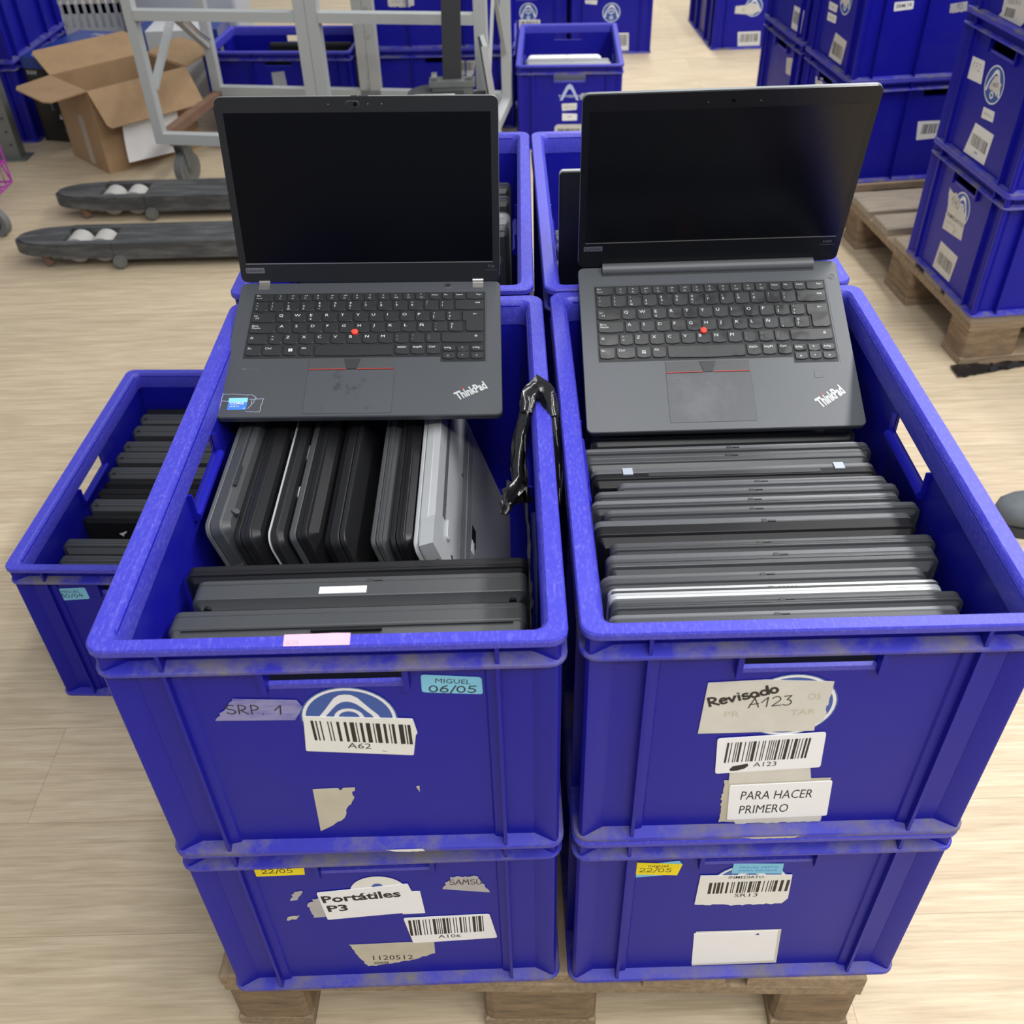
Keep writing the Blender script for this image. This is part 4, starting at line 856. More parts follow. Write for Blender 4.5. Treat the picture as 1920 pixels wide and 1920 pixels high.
def keyboard(root, dy, key_mat, arrows_mat, win_four, badge):
    kb = MB()
    kw = [(-.1455, -.0195+dy), (-.1455, -.1335+dy), (.0915, -.1335+dy), (.0915, -.1420+dy), (.1455, -.1420+dy), (.1455, -.0195+dy)]
    kb.prism(kw, -.0016, -.0003); kb = kb.build('keyboard', 'keywell', root)
    z = -.0003; K = lambda *a, **k: key(kb, *a, face_mat=key_mat, **k)
    m = .001
    # function row
    y1, y0 = -.0222+dy, -.0342+dy
    K(-.1434, -.1212, y0, y1, z, [('Esc', .0015, .0012, .0026, 1.1), ('FnLock', .0015, .0062, .0016, 1.1)])
    ic = ['×', '-', '+', '×', '☼', '☼', '▫', '▿', '▭', '▸', '▾', '☆']; ic = ['x', '«-', '«+', 'x', 'o-', 'o+', 'n', 'Y', 'o', 'c', 'u', '*']
    xs = [-.1189, -.1034, -.0876, -.0718, -.0541, -.0383, -.0225, -.0067, .0104, .0262, .0420, .0578]
    for i, x in enumerate(xs): K(x, x+.0141, y0, y1, z, [(ic[i], .0055, .0016, .0026, 1.2), ('F%d' % (i+1), .0055, .0070, .0018, 1.1)])
    for t, a, b in (('Inicio', .0755, .0896), ('Fin', .0911, .1046), ('Insert', .1062, .1203), ('Supr', .1218, .1434)):
        K(a, b, y0, y1, z, [(t, .0028 if t != 'Supr' else .0125, .0022, .0026, 1.0)])
    def srow(x, pitch, n, y1, y0, legs):
        for i in range(n): K(x+i*pitch, x+i*pitch+pitch-.0017, y0, y1, z, legs[i])
        return x+n*pitch
    two = lambda a, b, c='': [(a, .0030, .0020, .0030, 1.1), (b, .0030, .0068, .0034, 1.1)] + ([(c, .0030, .0120, .0024, 1.1)] if c else [])
    y1, y0 = -.0356+dy, -.0529+dy
    x = srow(-.1432, .0193, 13, y1, y0, [two('ª', 'º', '\\'), two('!', '1', '|'), two('"', '2', '@'), two('·', '3', '#'), two('$', '4', '~'), two('%', '5'), two('&', '6', '¬'), two('/', '7'), two('(', '8'), two(')', '9'), two('=', '0'), two('?', "'"), two('¿', '¡')])
    K(x, .1434, y0, y1, z, [('«x', .0250, .0030, .0034, 1.4)])
    one = lambda c: [(c, .0028, .0024, .0044, 1.15)]
    y1, y0 = -.0562+dy, -.0722+dy
    K(-.1434, -.1148, y0, y1, z, [('|«', .0030, .0035, .0026, 1.8), ('»|', .0045, .0075, .0026, 1.8)])
    legs = [one(c) for c in 'QWERTYUIOP'] + [two('^', '[', '`'), two('*', '+', ']')]; legs[2] = one('E') + [('€', .0028, .0100, .0030, 1.1)]
    x = srow(-.1128, .0191, 12, y1, y0, legs)
    ea, eb, ec = x+.0008, .1434, x+.0050; ym = -.0742+dy; yb_ = -.0914+dy
    def enter(i): return [(ea+i, y1-i), (ea+i, ym+.003+i), (ea+.0012+i, ym+.0018+i), (ec+i, ym+.0010+i), (ec+i, yb_+.003+i), (ec+.002+i, yb_+.0008+i), (eb-.003-i, yb_+.0006+i), (eb-i, yb_+.0035+i), (eb-i, y1-i)]
    K(ea, eb, ym, y1, z, [('«-', .0130, .0028, .0034, 1.5)], shape=enter)
    y1, y0 = -.0752+dy, -.0912+dy
    K(-.1434, -.1118, y0, y1, z, [('Bloq', .0026, .0022, .0028, 1.1), ('Mayús', .0026, .0060, .0028, 1.1)])
    srow(-.1098, .0191, 12, y1, y0, [one(c) for c in 'ASDFGHJKLÑ'] + [two('¨', '´', '{'), two('Ç', '}')])
    y1, y0 = -.0942+dy, -.1102+dy
    K(-.1434, -.1194, y0, y1, z, [('ò', .0030, .0030, .0042, 1.3)]); K(-.1176, -.1014, y0, y1, z, two('>', '<'))
    x = srow(-.0998, .0192, 10, y1, y0, [one(c) for c in 'ZXCVBNM'] + [two(';', ','), two(':', '.'), two('_', '-')])
    K(x, .1434, y0, y1, z, [('ò', .0400, .0030, .0042, 1.3)])
    y1, y0 = -.1135+dy, -.1295+dy
    small = lambda c: [(c, .0026, .0026, .0032, 1.05)]
    K(-.1434, -.1246, y0, y1, z, small('Fn')); K(-.1226, -.1000, y0, y1, z, small('Ctrl'))
    kwin = K(-.0981, -.0811, y0, y1, z, None); K(-.0791, -.0621, y0, y1, z, small('Alt'))
    P = Print(lambda u, v, n: (u, v, z+.0016+n)); g = .0002 if not win_four else .0004
    for i in (0, 1):
        for j in (0, 1): P.rect(-.0921+i*.0026+g, -.0895+i*.0026-g, -.1235+dy+j*.0026+g, -.1209+dy+j*.0026-g, .0001, 1)
    me = kwin.data; n0 = len(me.vertices)
    allv = [tuple(v.co) for v in me.vertices]+P.mb.v; allf = [tuple(p.vertices) for p in me.polygons]+[tuple(i+n0 for i in f) for f in P.mb.f]; mi = [p.material_index for p in me.polygons]+[1]*len(P.mb.f)
    me.clear_geometry(); me.from_pydata(allv, [], allf)
    for p, i in zip(me.polygons, mi): p.material_index = i
    K(-.0601, .0343, y0-.0015, y1, z, None)
    K(.0365, .0535, y0, y1, z, small('AltGr')); K(.0555, .0725, y0, y1, z, small('ImpPt')); K(.0745, .0912, y0, y1, z, small('Ctrl'))
    ya, yb2, yc, yd = -.1160+dy, -.1252+dy, -.1276+dy, -.1378+dy
    A = lambda *a: key(kb, *a, face_mat=key_mat, leg_mat=arrows_mat)
    K(.0938, .1092, yb2, ya, z, [('RePág', .0020, .0022, .0026, .95)]); A(.1112, .1256, yb2-.0012, ya, z, [('^', .0052, .0020, .0040, 1)]); K(.1278, .1432, yb2, ya, z, [('AvPág', .0022, .0022, .0026, .95)])
    A(.0938, .1092, yd, yc, z, [('«', .0055, .0030, .0034, 1.2)]); A(.1112, .1256, yd, yc+.0012, z, [('v', .0055, .0036, .0034, 1)]); A(.1278, .1432, yd, yc, z, [('»', .0060, .0030, .0034, 1.2)])
    return kb
def thinkpad_logo(root, x0, y0, x1, y1, h, z=.0003):
    p = Print(lambda u, v, n: (u, v, z+n)); p.text('ThinkPad', x0, y0, x1, y1, h, 0, 0, bold=.035)
    a = math.atan2(y1-y0, x1-x0); L = math.hypot(x1-x0, y1-y0); fx, fy = .335*L, h*1.02
    p.disc(x0+fx*math.cos(a)-fy*math.sin(a), y0+fx*math.sin(a)+fy*math.cos(a), 0, .0013, .0001, 1, 12)
    return p.build('nameplate', ['silver', 'red_line'], root)
def open_laptop(M, ang, D, W, tb, tl, DL, label, cfg):
    o = empty('open_laptop', M=M); tag(o, label, 'laptop', 'open laptops displayed on the front crates'); dy = cfg['dy']
    # base: palm rest deck with a recessed keyboard well
    mb = MB(); T = Matrix.Translation((0, -D/2, 0)); mb.T = T
    mb.rr(W, D, .007, [(.012, -tb), (.003, -tb*.62), (.0006, -tb*.5), (0, -tb*.42), (0, -.0012), (.0007, -.0003)], 0, seg=4)
    mb.T = Matrix.Identity(4)
    ring_o = [(x, y-D/2) for x, y in rrect(W/2-.0007, D/2-.0007, .0065, 4)]
    well = [(-.1472, -.0180+dy), (-.1472, -.1352+dy), (.0900, -.1352+dy), (.0900, -.1435+dy), (.1472, -.1435+dy), (.1472, -.0180+dy)]
    # deck as four strips round the well, then the bevelled well walls
    x0, x1, yb, yf = -W/2+.0007, W/2-.0007, -.0007, -D+.0007; wx0, wx1, wy1 = -.1472, .1472, -.0180+dy; wy0 = -.1352+dy; wy2 = -.1435+dy
    zt = 0
    def quad(a, b, c, d): mb.add([(*a, zt), (*b, zt), (*c, zt), (*d, zt)], [(0, 1, 2, 3)], 0)
    r_ = .0065
    quad((x0+r_, wy1), (x1-r_, wy1), (x1-r_, yb), (x0+r_, yb)); quad((x0, wy2), (wx0, wy2), (wx0, wy1), (x0, wy1)); quad((wx1, wy2), (x1, wy2), (x1, wy1), (wx1, wy1))
    quad((wx0, wy2), (.0900, wy2), (.0900, wy0), (wx0, wy0)); quad((x0, yf+r_), (x1, yf+r_), (x1, wy2), (x0, wy2)); quad((x0+r_, yf), (x1-r_, yf), (x1-r_, yf+r_), (x0+r_, yf+r_))
    quad((x0, wy1), (x0+r_, wy1), (x0+r_, yb-r_), (x0, yb-r_)); quad((x1-r_, wy1), (x1, wy1), (x1, yb-r_), (x1-r_, yb-r_))
    for cx, cy, a0 in ((x1-r_, yb-r_, 0), (x0+r_, yb-r_, 90), (x0+r_, yf+r_, 180), (x1-r_, yf+r_, 270)):
        f = [(cx, cy, zt)]+[(cx+r_*math.cos(R(a0+t)), cy+r_*math.sin(R(a0+t)), zt) for t in (0, 30, 60, 90)]; mb.add(f, [(0, 1, 2, 3, 4)], 0)
    wi = [(x*.9905, (y-(-.08+dy))*.975+(-.08+dy)) for x, y in well]; n = len(well)
    mb.add([(x, y, zt) for x, y in well]+[(x, y, -.0018) for x, y in wi], [(i, (i+1) % n, n+(i+1) % n, n+i) for i in range(n)]+[list(range(n, 2*n))], 0)
    mb.build('base', [cfg['deck']], o, smooth=25)
    keyboard(o, dy, cfg['key'], cfg['arrows'], cfg['four'], None)
    # pointing stick, its three buttons, touchpad
    mb = MB(); mb.cyl((-.0140, -.0928+dy, .0020), (0, 0, 1), .0041, .0040, 20); mb.rr(.0078, .0078, .0038, [(0, .0038), (.0012, .0048)], cx=-.0140, cy=-.0928+dy); mb.build('pointing_stick', 'red_rubber', o, smooth=40)
    by1, by0 = -.1362+dy, cfg['by0']
    for nm, pts, red in (('left_button', [(-.0650, by1), (-.0242, by1), (-.0200, by0), (-.0645, by0)], 1), ('middle_button', [(-.0232, by1), (-.0042, by1), (-.0082, by0+.0006), (-.0192, by0+.0006)], 0), ('right_button', [(-.0030, by1), (.0362, by1), (.0366, by0), (-.0070, by0)], 1)):
        mb = MB(); p2 = pts[::-1] if sum(pts[i][0]*pts[(i+1) % 4][1]-pts[(i+1) % 4][0]*pts[i][1] for i in range(4)) < 0 else pts
        mb.prism(p2, -.0005, .0009, 0)
        if red:
            a, b = pts[3], pts[2]; mb.box(a[0], b[0], by0-.0001, by0+.0007, .0004, .00100, 1)
        mb.build(nm, [cfg['button'] if red else 'keywell', 'red_line'], o)
    py1, py0 = by0-.0009, cfg['py0']
    mb = MB(); mb.rr(.1028, py1-py0+.0012, .0022, [(0, -.0004), (0, .00012)], cx=-.0140, cy=(py0+py1)/2); mb.build('touchpad_gap', 'grille', o)
    mb = MB(); mb.rr(.1016, py1-py0, .0018, [(0, -.0004), (0, .0003)], cx=-.0140, cy=(py0+py1)/2); mb.build('touchpad', cfg['pad'], o)
    thinkpad_logo(o, *cfg['logo'])
    # power button
    px, py, pr_ = cfg['power']
    mb = MB(); mb.cyl((px, py, .0002), (0, 0, 1), pr_, .0010, 24); mb.build('power_button', cfg['pmat'], o, smooth=40)
    mb = MB(); mb.tube([(px+pr_*1.06*math.cos(R(t)), py+pr_*1.06*math.sin(R(t)), .0003) for t in range(0, 360, 15)], .0004, 6, closed=True); mb.build('power_button_ring', 'chrome', o, smooth=40)
    for fx in (-.42, .42):
        for fy in (-.10, -.90):
            mb = MB(); mb.cyl((fx*W, fy*D, -tb-.0012), (0, 0, 1), .006, .005, 14); mb.build('rubber_foot', 'laptop_black', o, smooth=40)
    # lid: its own frame, Y up from the hinge, Z towards the user
    LM = Matrix.Rotation(ang, 4, 'X')
    mb = MB(); mb.T = Matrix.Translation((0, DL/2+.001, 0))
    mb.rr(W, DL, .008, [(.003, -tl), (0, -tl+.002), (0, -.0028), (.0008, -.0018)], 0, seg=4); lid = mb.build('lid', [cfg['lid']], o, smooth=30, M=LM)
    mb = MB(); mb.T = Matrix.Translation((0, DL/2+.001, 0)); mb.rr(W-.0006, DL-.0006, .0078, [(0, -.0022), (.0002, .0002)], 0, seg=4); mb.build('bezel', [cfg['bez']], lid, smooth=30)
    sx, sy0, sy1 = cfg['scr']; gl = 'screen_glass' if cfg['shutter'] else 'screen_glossy'
    mb = MB(); mb.box(-sx, sx, sy0, sy1, -.0008, .00035); mb.build('screen', gl, lid)
    mb = MB(); mb.box(-sx-.0002, sx+.0002, sy0-.0011, sy0, -.0008, .0007); mb.build('screen_edge', 'hinge_metal' if cfg['line'] else 'grille', lid)
    P = Print(lambda u, v, n: (u, v, .0004+n))
    bx, by = cfg['badge']; P.poly(rounded([(bx, by), (bx+.0235, by), (bx+.0235, by+.0072), (bx, by+.0072)], .0006), 0, 0); P.text('Lenovo', bx+.002, by+.0018, bx+.0215, by+.0018, .0042, .0001, 1)
    P.build('maker_badge', cfg['bcol'], lid)
    P = Print(lambda u, v, n: (u, v, .0004+n)); mx, my, ml, mh, mt = cfg['model']; P.text(mt, mx, my, mx+ml, my, mh, 0, 0)
    if cfg['line']: P.rect(mx-.003, mx+ml+.004, my-.0032, my-.0028, 0, 0)
    P.build('model_lettering', ['badge_grey'], lid)
    cx, cy = cfg['cam']; mb = MB()
    if cfg['shutter']:
        mb.rr(.0160, .0078, .0036, [(0, .0001), (.0003, .0007)], 0, cx=cx, cy=cy); mb.rr(.0150, .0068, .0032, [(0, .0002), (0, .00085)], 1, cx=cx, cy=cy); mb.cyl((cx+.0032, cy, .0006), (0, 0, 1), .0022, .0012, 16, 2)
        for q in (.018, .034, -.028): mb.cyl((cx+q, cy+.0003, .0003), (0, 0, 1), .0004, .0006, 8, 3)
    else:
        mb.cyl((cx, cy, .0002), (0, 0, 1), .0020, .0008, 16, 2)
        for q in (-.028, .030): mb.cyl((cx+q, cy-.001, .0003), (0, 0, 1), .0004, .0006, 8, 3)
    mb.build('webcam', ['badge_grey', 'bezel', 'screen_glass', 'legend'], lid)
    if cfg['shutter']:
        mb = MB(); mb.box(-.006, .002, DL-.001, DL+.0014, -.0050, -.0012, 0); mb.box(.003, .014, DL, DL+.0012, -.0046, -.0016, 0); mb.build('lid_latch', 'grille', lid)
    return o, lid
def pose(rows3, t): return Matrix((tuple(rows3[0])+(t[0],), tuple(rows3[1])+(t[1],), tuple(rows3[2])+(t[2],), (0, 0, 0, 1)))
LT, lidT = open_laptop(pose(((.9998, .0011, .0211), (.0042, .9682, -.2503), (-.0207, .2503, .9679)), (-.2210, .6047, .7829)), R(68.78), .2265, .3295, .0165, .0068, .2215,
    'left open laptop with a blue sticker on its palm rest and a scuffed touchpad',
    dict(dy=0, deck='palmrest', key='key_black', arrows='legend_lilac', four=False, button='charcoal', by0=-.1532, pad='touchpad', py0=-.2220, logo=(.1135, -.2040, .1480, -.1852, .0128), power=(.0979, -.0079, .0043), pmat='key_black',
         lid='open_lid', bez='bezel', scr=(.1555, .0262, .2050), line=True, badge=(-.1570, .0135), bcol=['badge_grey', 'bezel'], model=(.1490, .0178, .0085, .0038, 'T14'), cam=(-.0045, .2138), shutter=True))
for x in (-.1353, .1363):
    mb = MB(); mb.box(x-.0068, x+.0068, -.0130, .0020, -.0012, .0010); mb.cyl((x, .0005, .0012), (1, 0, 0), .0026, .0136, 14); mb.build('hinge', 'hinge_metal', LT, smooth=40)
# processor sticker with the clear film round it, and the sound mark
P_ = Print(lambda u, v, n: (u, v, .00015+n)); P_.poly(rounded([(-.1518, -.2150), (-.1300, -.2150), (-.1300, -.1965), (-.1518, -.1965)], .0012), 0, 0); P_.poly([(-.1518, -.2035), (-.1300, -.2035), (-.1300, -.1965), (-.1518, -.1965)], .0001, 2)
P_.text('CORE', -.1500, -.2068, -.1335, -.2068, .0036, .0002, 1, bold=.03); P_.text('vPRO', -.1500, -.2108, -.1385, -.2108, .0022, .0002, 1); P_.text('i5', -.1340, -.2138, -.1315, -.2138, .0020, .0002, 1); P_.build('processor_sticker', ['badge_blue', 'legend', 'paper_blue'], LT)
P_ = Print(lambda u, v, n: (u, v, .00035+n)); rnd = random.Random(4)
def jit(a, b, n=7, j=.0006): return [(a[0]+(b[0]-a[0])*i/n+rnd.uniform(-j, j), a[1]+(b[1]-a[1])*i/n+rnd.uniform(-j, j)) for i in range(n+1)]
for a, b in (((-.160, -.190), (-.126, -.1925)), ((-.160, -.190), (-.161, -.218)), ((-.126, -.1925), (-.120, -.197)), ((-.120, -.197), (-.128, -.214)), ((-.112, -.198), (-.114, -.218)), ((-.160, -.2015), (-.152, -.2015)), ((-.128, -.199), (-.112, -.198)), ((-.130, -.218), (-.114, -.219)), ((-.1245, -.200), (-.1255, -.210))):
    P_.stroke(jit(a, b), .0007, 0, 0)
P_.build('clear_film_edge', ['film_clear'], LT)
P_ = Print(lambda u, v, n: (u, v, .0002+n)); P_.text('Dolby Audio', -.1385, -.1520, -.1225, -.1520, .0024, 0, 0); P_.rect(-.1430, -.1413, -.1520, -.1498, 0, 0); P_.rect(-.1410, -.1393, -.1520, -.1498, 0, 0); P_.build('sound_mark', ['badge_grey'], LT)

LE, lidE = open_laptop(pose(((.9999, .0079, -.0151), (-.0136, .9025, -.4305), (.0102, .4306, .9025)), (.2086, .6153, .7899)), R(77.0), .2420, .3293, .0185, .0080, .2335,
    'right open laptop with one long hinge bar above the keyboard',
    dict(dy=-.0105, deck='palmrest_e', key='key_shiny', arrows='legend', four=True, button='charcoal', by0=-.1622, pad='touchpad_e', py0=-.2312, logo=(.1150, -.2165, .1465, -.1962, .0138), power=(.1560, -.0240, .0045), pmat='charcoal',
         lid='open_lid', bez='bezel_e', scr=(.1560, .0385, .2140), line=True, badge=(-.1580, .0260), bcol=['badge_grey', 'bezel_e'], model=(.1420, .0285, .0110, .0038, 'E480'), cam=(.0020, .2228), shutter=False))
lidE.location = Matrix.Rotation(0, 4, 'X') @ Vector((0, 0, 0))
mb = MB(); mb.tube([(-.1338, -.0045, .0012), (.1338, -.0045, .0012)], .0076, 22); mb.build('hinge_bar', 'charcoal_light', LE, smooth=40)
mb = MB(); mb.box(-.1350, .1350, -.0145, .0030, -.0012, .0004); mb.build('hinge_slot', 'grille', LE)
mb = MB(); mb.rr(.0096, .0096, .0008, [(0, -.0003), (0, .0002)], 0, cx=.1180, cy=-.1697); mb.rr(.0088, .0088, .0006, [(0, -.0003), (0, .00035)], 1, cx=.1180, cy=-.1697); mb.build('fingerprint_reader', ['grille', 'palmrest_e'], LE)

# ------------------------------------------------------------------ black stretch film tied round the rim of the left open crate
def crumple(path, r0, seed, n=20, k=4, amp=.35, flat=1.0):
    rnd = random.Random(seed); P = [Vector(p) for p in path]; out = []
    for i in range(len(P)-1):
        for j in range(k): out.append(P[i].lerp(P[i+1], j/k))
    out.append(P[-1]); mb = MB(); rings = []
    ph = [rnd.uniform(0, 6.28) for _ in range(4)]
    for q in range(len(out)):
        d = (out[min(q+1, len(out)-1)]-out[max(q-1, 0)]).normalized(); u = Vector((0, 0, 1)) if abs(d.z) < .9 else Vector((0, 1, 0)); x = d.cross(u).normalized(); u = x.cross(d); rr_ = r0[min(len(r0)-1, q*len(r0)//len(out))] if isinstance(r0, list) else r0
        if isinstance(r0, list):
            fq = q/(len(out)-1)*(len(r0)-1); i0 = min(int(fq), len(r0)-2); rr_ = r0[i0]*(1-fq+i0)+r0[i0+1]*(fq-i0)
        ring_ = []
        for i in range(n):
            th = 2*math.pi*i/n; rr2 = rr_*(1+amp*(.45*math.sin(3*th+ph[0]+q*.16)+.35*math.sin(5*th+ph[1]-q*.11)+.25*math.sin(q*.6+ph[2]+th)+rnd.uniform(-.28, .28)))
            ring_.append(tuple(out[q]+(x*math.cos(th)*flat+u*math.sin(th))*rr2))
        rings.append(ring_)
    mb.loft(rings); return mb
fw = empty('stretch_film', (-.0167, .31, .7624)); tag(fw, 'twisted black stretch film tied round the rim between the two open crates', 'plastic film')
def fo(mb, name, lbl=None):
    mb.T = Matrix.Identity(4); o = mb.build(name, 'black_film', fw, smooth=50); o.data.transform(Matrix.Translation((.0167, -.31, -.7624))); return o
fo(crumple([(-.0300, .335, .757), (-.0280, .352, .768), (-.0170, .362, .7735), (-.0060, .352, .7690), (-.0010, .325, .757)], [.0065, .009, .011, .009, .006], 1, amp=.4), 'loop_over_rim')
fo(crumple([(-.0010, .328, .757), (.0005, .295, .742), (.0010, .262, .724), (.0000, .240, .705)], [.0052, .0058, .0058, .005], 2, amp=.25, flat=.8), 'outer_strand')
fo(crumple([(-.0305, .338, .757), (-.0390, .315, .738), (-.0410, .285, .722), (-.0370, .258, .712), (-.0330, .240, .716)], [.006, .0068, .007, .006, .005], 3, amp=.4), 'inner_strand')
fo(crumple([(-.0350, .246, .720), (-.0440, .236, .735), (-.0520, .222, .728), (-.0580, .210, .722)], [.007, .0095, .007, .003], 4, amp=.8), 'knot_end')
mb = MB(); rnd = random.Random(5); vs = []; NU, NV = 34, 7
for j in range(NV):
    for i in range(NU):
        y = .05+.40*i/(NU-1); z = .694+(.756-.694)*j/(NV-1)
        vs.append((-.0322-rnd.uniform(0, .0028)+(.0012 if j == NV-1 else 0), y, z-.004*math.sin(i*.7)*(j == NV-1)-rnd.uniform(0, .004)*(j == NV-1)))
mb.add(vs, [(j*NU+i, j*NU+i+1, (j+1)*NU+i+1, (j+1)*NU+i) for j in range(NV-1) for i in range(NU-1)])
fo(mb, 'flat_film')

# ------------------------------------------------------------------ pallet truck
pt = empty('pallet_truck', (-.30, 2.58, 0)); tag(pt, 'black hand pallet truck with two long forks on the floor at left', 'pallet truck')
def L2(o, M): o.matrix_parent_inverse = Matrix.Translation((.30, -2.58, 0)); return o
for yc in (2.765, 2.395):
    mb = MB(); hw = .075; zt, zb = .085, .028
    tip = [(-1.430, -hw), (-1.430, hw)] + [(-1.430-.165*math.sin(R(t)), hw*math.cos(R(t))) for t in range(12, 169, 12)]
    tip = [(x, y+yc) for x, y in tip]
    mb.prism(tip, .044, zt-.008); mb.prism([(-1.43+(x+1.43)*.93, yc+(y-yc)*.93) for x, y in tip], zt-.0081, zt)
    mb.box(-1.431, -1.270, yc-hw, yc-.047, zb+.01, zt); mb.box(-1.431, -1.270, yc+.047, yc+hw, zb+.01, zt)
    mb.box(-1.271, -.42, yc-hw, yc+hw, zb+.004, zt)
    f = mb.build('fork', 'fork_paint', pt); L2(f, 0)
    for x in (-1.398, -1.318):
        mb = MB(); mb.cyl((x, yc, .0480), (0, 1, 0), .0385, .072, 28); r_ = mb.build('load_roller', 'roller', f, smooth=40)
    mb = MB(); mb.cyl((-1.255, yc-hw-.004, .026), (0, 1, 0), .013, .02, 16); mb.cyl((-1.255, yc-hw-.002, .026), (0, 1, 0), .021, .012, 16); mb.build('roller_bolt', 'galvanised', f, smooth=40)
    mb = MB(); mb.bar((-1.50, yc-.05, .050), (-1.48, yc-.055, .014), .010, .022); mb.build('entry_roller_bracket', 'rust', f)
mb = MB(); mb.box(-.43, -.34, 2.32, 2.84, .05, .30); L2(mb.build('heel_frame', 'fork_paint', pt), 0)
mb = MB(); mb.box(-.34, -.10, 2.50, 2.68, .12, .40); mb.cyl((-.25, 2.54, .415), (0, 0, 1), .085, .05, 28); L2(mb.build('pump_body', 'steel_dark', pt, smooth=40), 0)
mb = MB(); mb.box(-.31, -.19, 2.485, 2.505, .435, .445); L2(mb.build('rating_plate', 'paper_old', pt), 0)
mb = MB(); mb.box(-.260, -.138, 2.55, 2.63, .40, .455); mb.box(-.268, -.130, 2.545, 2.60, .452, .468)
for x in (-.252, -.146): mb.cyl((x, 2.57, .475), (1, 0, 0), .014, .016, 14)
L2(mb.build('handle_bracket', 'galvanised', pt, smooth=40), 0)
mb = MB(); mb.bar((-.199, 2.585, .455), (-.176, 2.60, 1.12), .056, .03, (0, 1, 0)); L2(mb.build('handle_post', 'steel_dark', pt), 0)
mb = MB(); mb.tube([(-.30, 2.60, 1.12), (-.26, 2.60, 1.18), (-.10, 2.60, 1.18), (-.06, 2.60, 1.12), (-.176, 2.60, 1.10), (-.30, 2.60, 1.12)], .014, 10); L2(mb.build('hand_grip', 'steel_dark', pt, smooth=40), 0)
mb = MB(); mb.cyl((-.20, 2.59, .09), (0, 1, 0), .09, .10, 32); L2(mb.build('steering_wheel', 'rubber_grey', pt, smooth=40), 0)

# ------------------------------------------------------------------ grey cage trolley
tr = empty('cage_trolley', (-1.26, 2.98, 0), -.16); tag(tr, 'grey painted steel frame trolley on castors beside the cardboard box', 'trolley')
W_, D_ = 1.165, .50; z0, zt = .165, 1.65; q = .034
def tb_(name, parts, m='trolley_paint'):
    mb = MB()
    for a, b, wx, wy, up in parts: mb.bar(a, b, wx, wy, up)
    return mb.build(name, m, tr)
Y = (0, 1, 0)
tb_('corner_post', [((.0, 0, z0), (.0, 0, zt), q, q, Y)]); tb_('corner_post', [((W_, 0, z0), (W_, 0, zt), q*1.15, q, Y)])
tb_('corner_post', [((.02, D_, z0), (.02, D_, zt), q, q, Y)]); tb_('corner_post', [((W_, D_, z0), (W_, D_, zt), q, q, Y)])
for dx in (-.020, .020): tb_('middle_post', [((.602+dx, 0, z0), (.602+dx, 0, zt), .0385, q, Y)])
for dx in (-.020, .020): tb_('middle_post', [((.640+dx, D_, z0), (.640+dx, D_, zt), .0385, q, Y)], 'scorched')
tb_('cross_rail', [((.017, 0, .582), (.562, 0, .582), .040, .030, (0, 0, 1))]); tb_('cross_rail', [((.642, 0, .582), (W_-.02, 0, .582), .040, .030, (0, 0, 1))])
tb_('base_rail', [((.017, 0, .182), (W_-.02, 0, .182), .034, .036, (0, 0, 1))]); tb_('base_rail', [((.037, D_, .190), (W_-.017, D_, .190), .034, .045, (0, 0, 1))])
tb_('base_side_rail', [((.005, .017, .182), (.022, D_-.017, .182), .034, .030, (0, 0, 1))], 'rust'); tb_('base_side_rail', [((W_, .017, .182), (W_, D_-.017, .182), .034, .030, (0, 0, 1))])
tb_('side_brace', [((.006, .02, .34), (.014, .26, .52), .016, .024, (1, 0, 0)), ((.014, .26, .52), (.02, D_-.02, .36), .016, .024, (1, 0, 0))])
tb_('side_brace', [((W_, .04, .22), (W_, .26, .62), .010, .010, (1, 0, 0)), ((W_, .26, .62), (W_, D_-.03, .36), .012, .014, (1, 0, 0))])
mb = MB(); mb.tube([(.040, .30, .50), (.052, .36, .44), (.060, .42, .40)], .008, 10); mb.tube([(.030, .28, .505), (.045, .31, .500)], .012, 10); mb.build('latch_lever', 'chrome', tr, smooth=40)
for cx, cy in ((.045, .05), (W_-.05, .05), (.06, D_-.05), (W_-.05, D_-.05)):
    a = 1.35
    mb = MB(); mb.T = Matrix.Translation((cx, cy, 0)) @ Matrix.Rotation(a, 4, 'Z')
    mb.cyl((0, 0, .058), (0, 1, 0), .058, .030, 32); c_ = mb.build('castor_wheel', 'rubber_grey', tr, smooth=40)
    mb = MB(); mb.T = Matrix.Translation((cx, cy, 0)) @ Matrix.Rotation(a, 4, 'Z')
    for s_ in (-1, 1): mb.prism([(-.016, .05), (.016, .05), (.030, .150), (-.030, .150)], s_*.019-.0015, s_*.019+.0015)
    n_ = len(mb.v); mb.v = []; mb.f = []; mb.m = []
    for s_ in (-1, 1):
        y0_, y1_ = s_*.019-.0015, s_*.019+.0015; P4 = [(-.014, .045), (.014, .045), (.034, .150), (-.026, .150)]
        mb.add([(x, y0_, z) for x, z in P4]+[(x, y1_, z) for x, z in P4], [(0, 1, 2, 3), (7, 6, 5, 4), (0, 4, 5, 1), (1, 5, 6, 2), (2, 6, 7, 3), (3, 7, 4, 0)])
    mb.box(-.034, .036, -.026, .026, .146, .166); mb.cyl((0, 0, .058), (0, 1, 0), .010, .046, 12); mb.build('castor_fork', 'galvanised', tr, smooth=40)
    mb = MB(); mb.T = Matrix.Translation((cx, cy, 0)) @ Matrix.Rotation(a, 4, 'Z')
    for s_ in (-1, 1): mb.cyl((0, s_*.0155, .058), (0, 1, 0), .040, .003, 28)
    mb.build('wheel_disc', 'galvanised', c_, smooth=40)

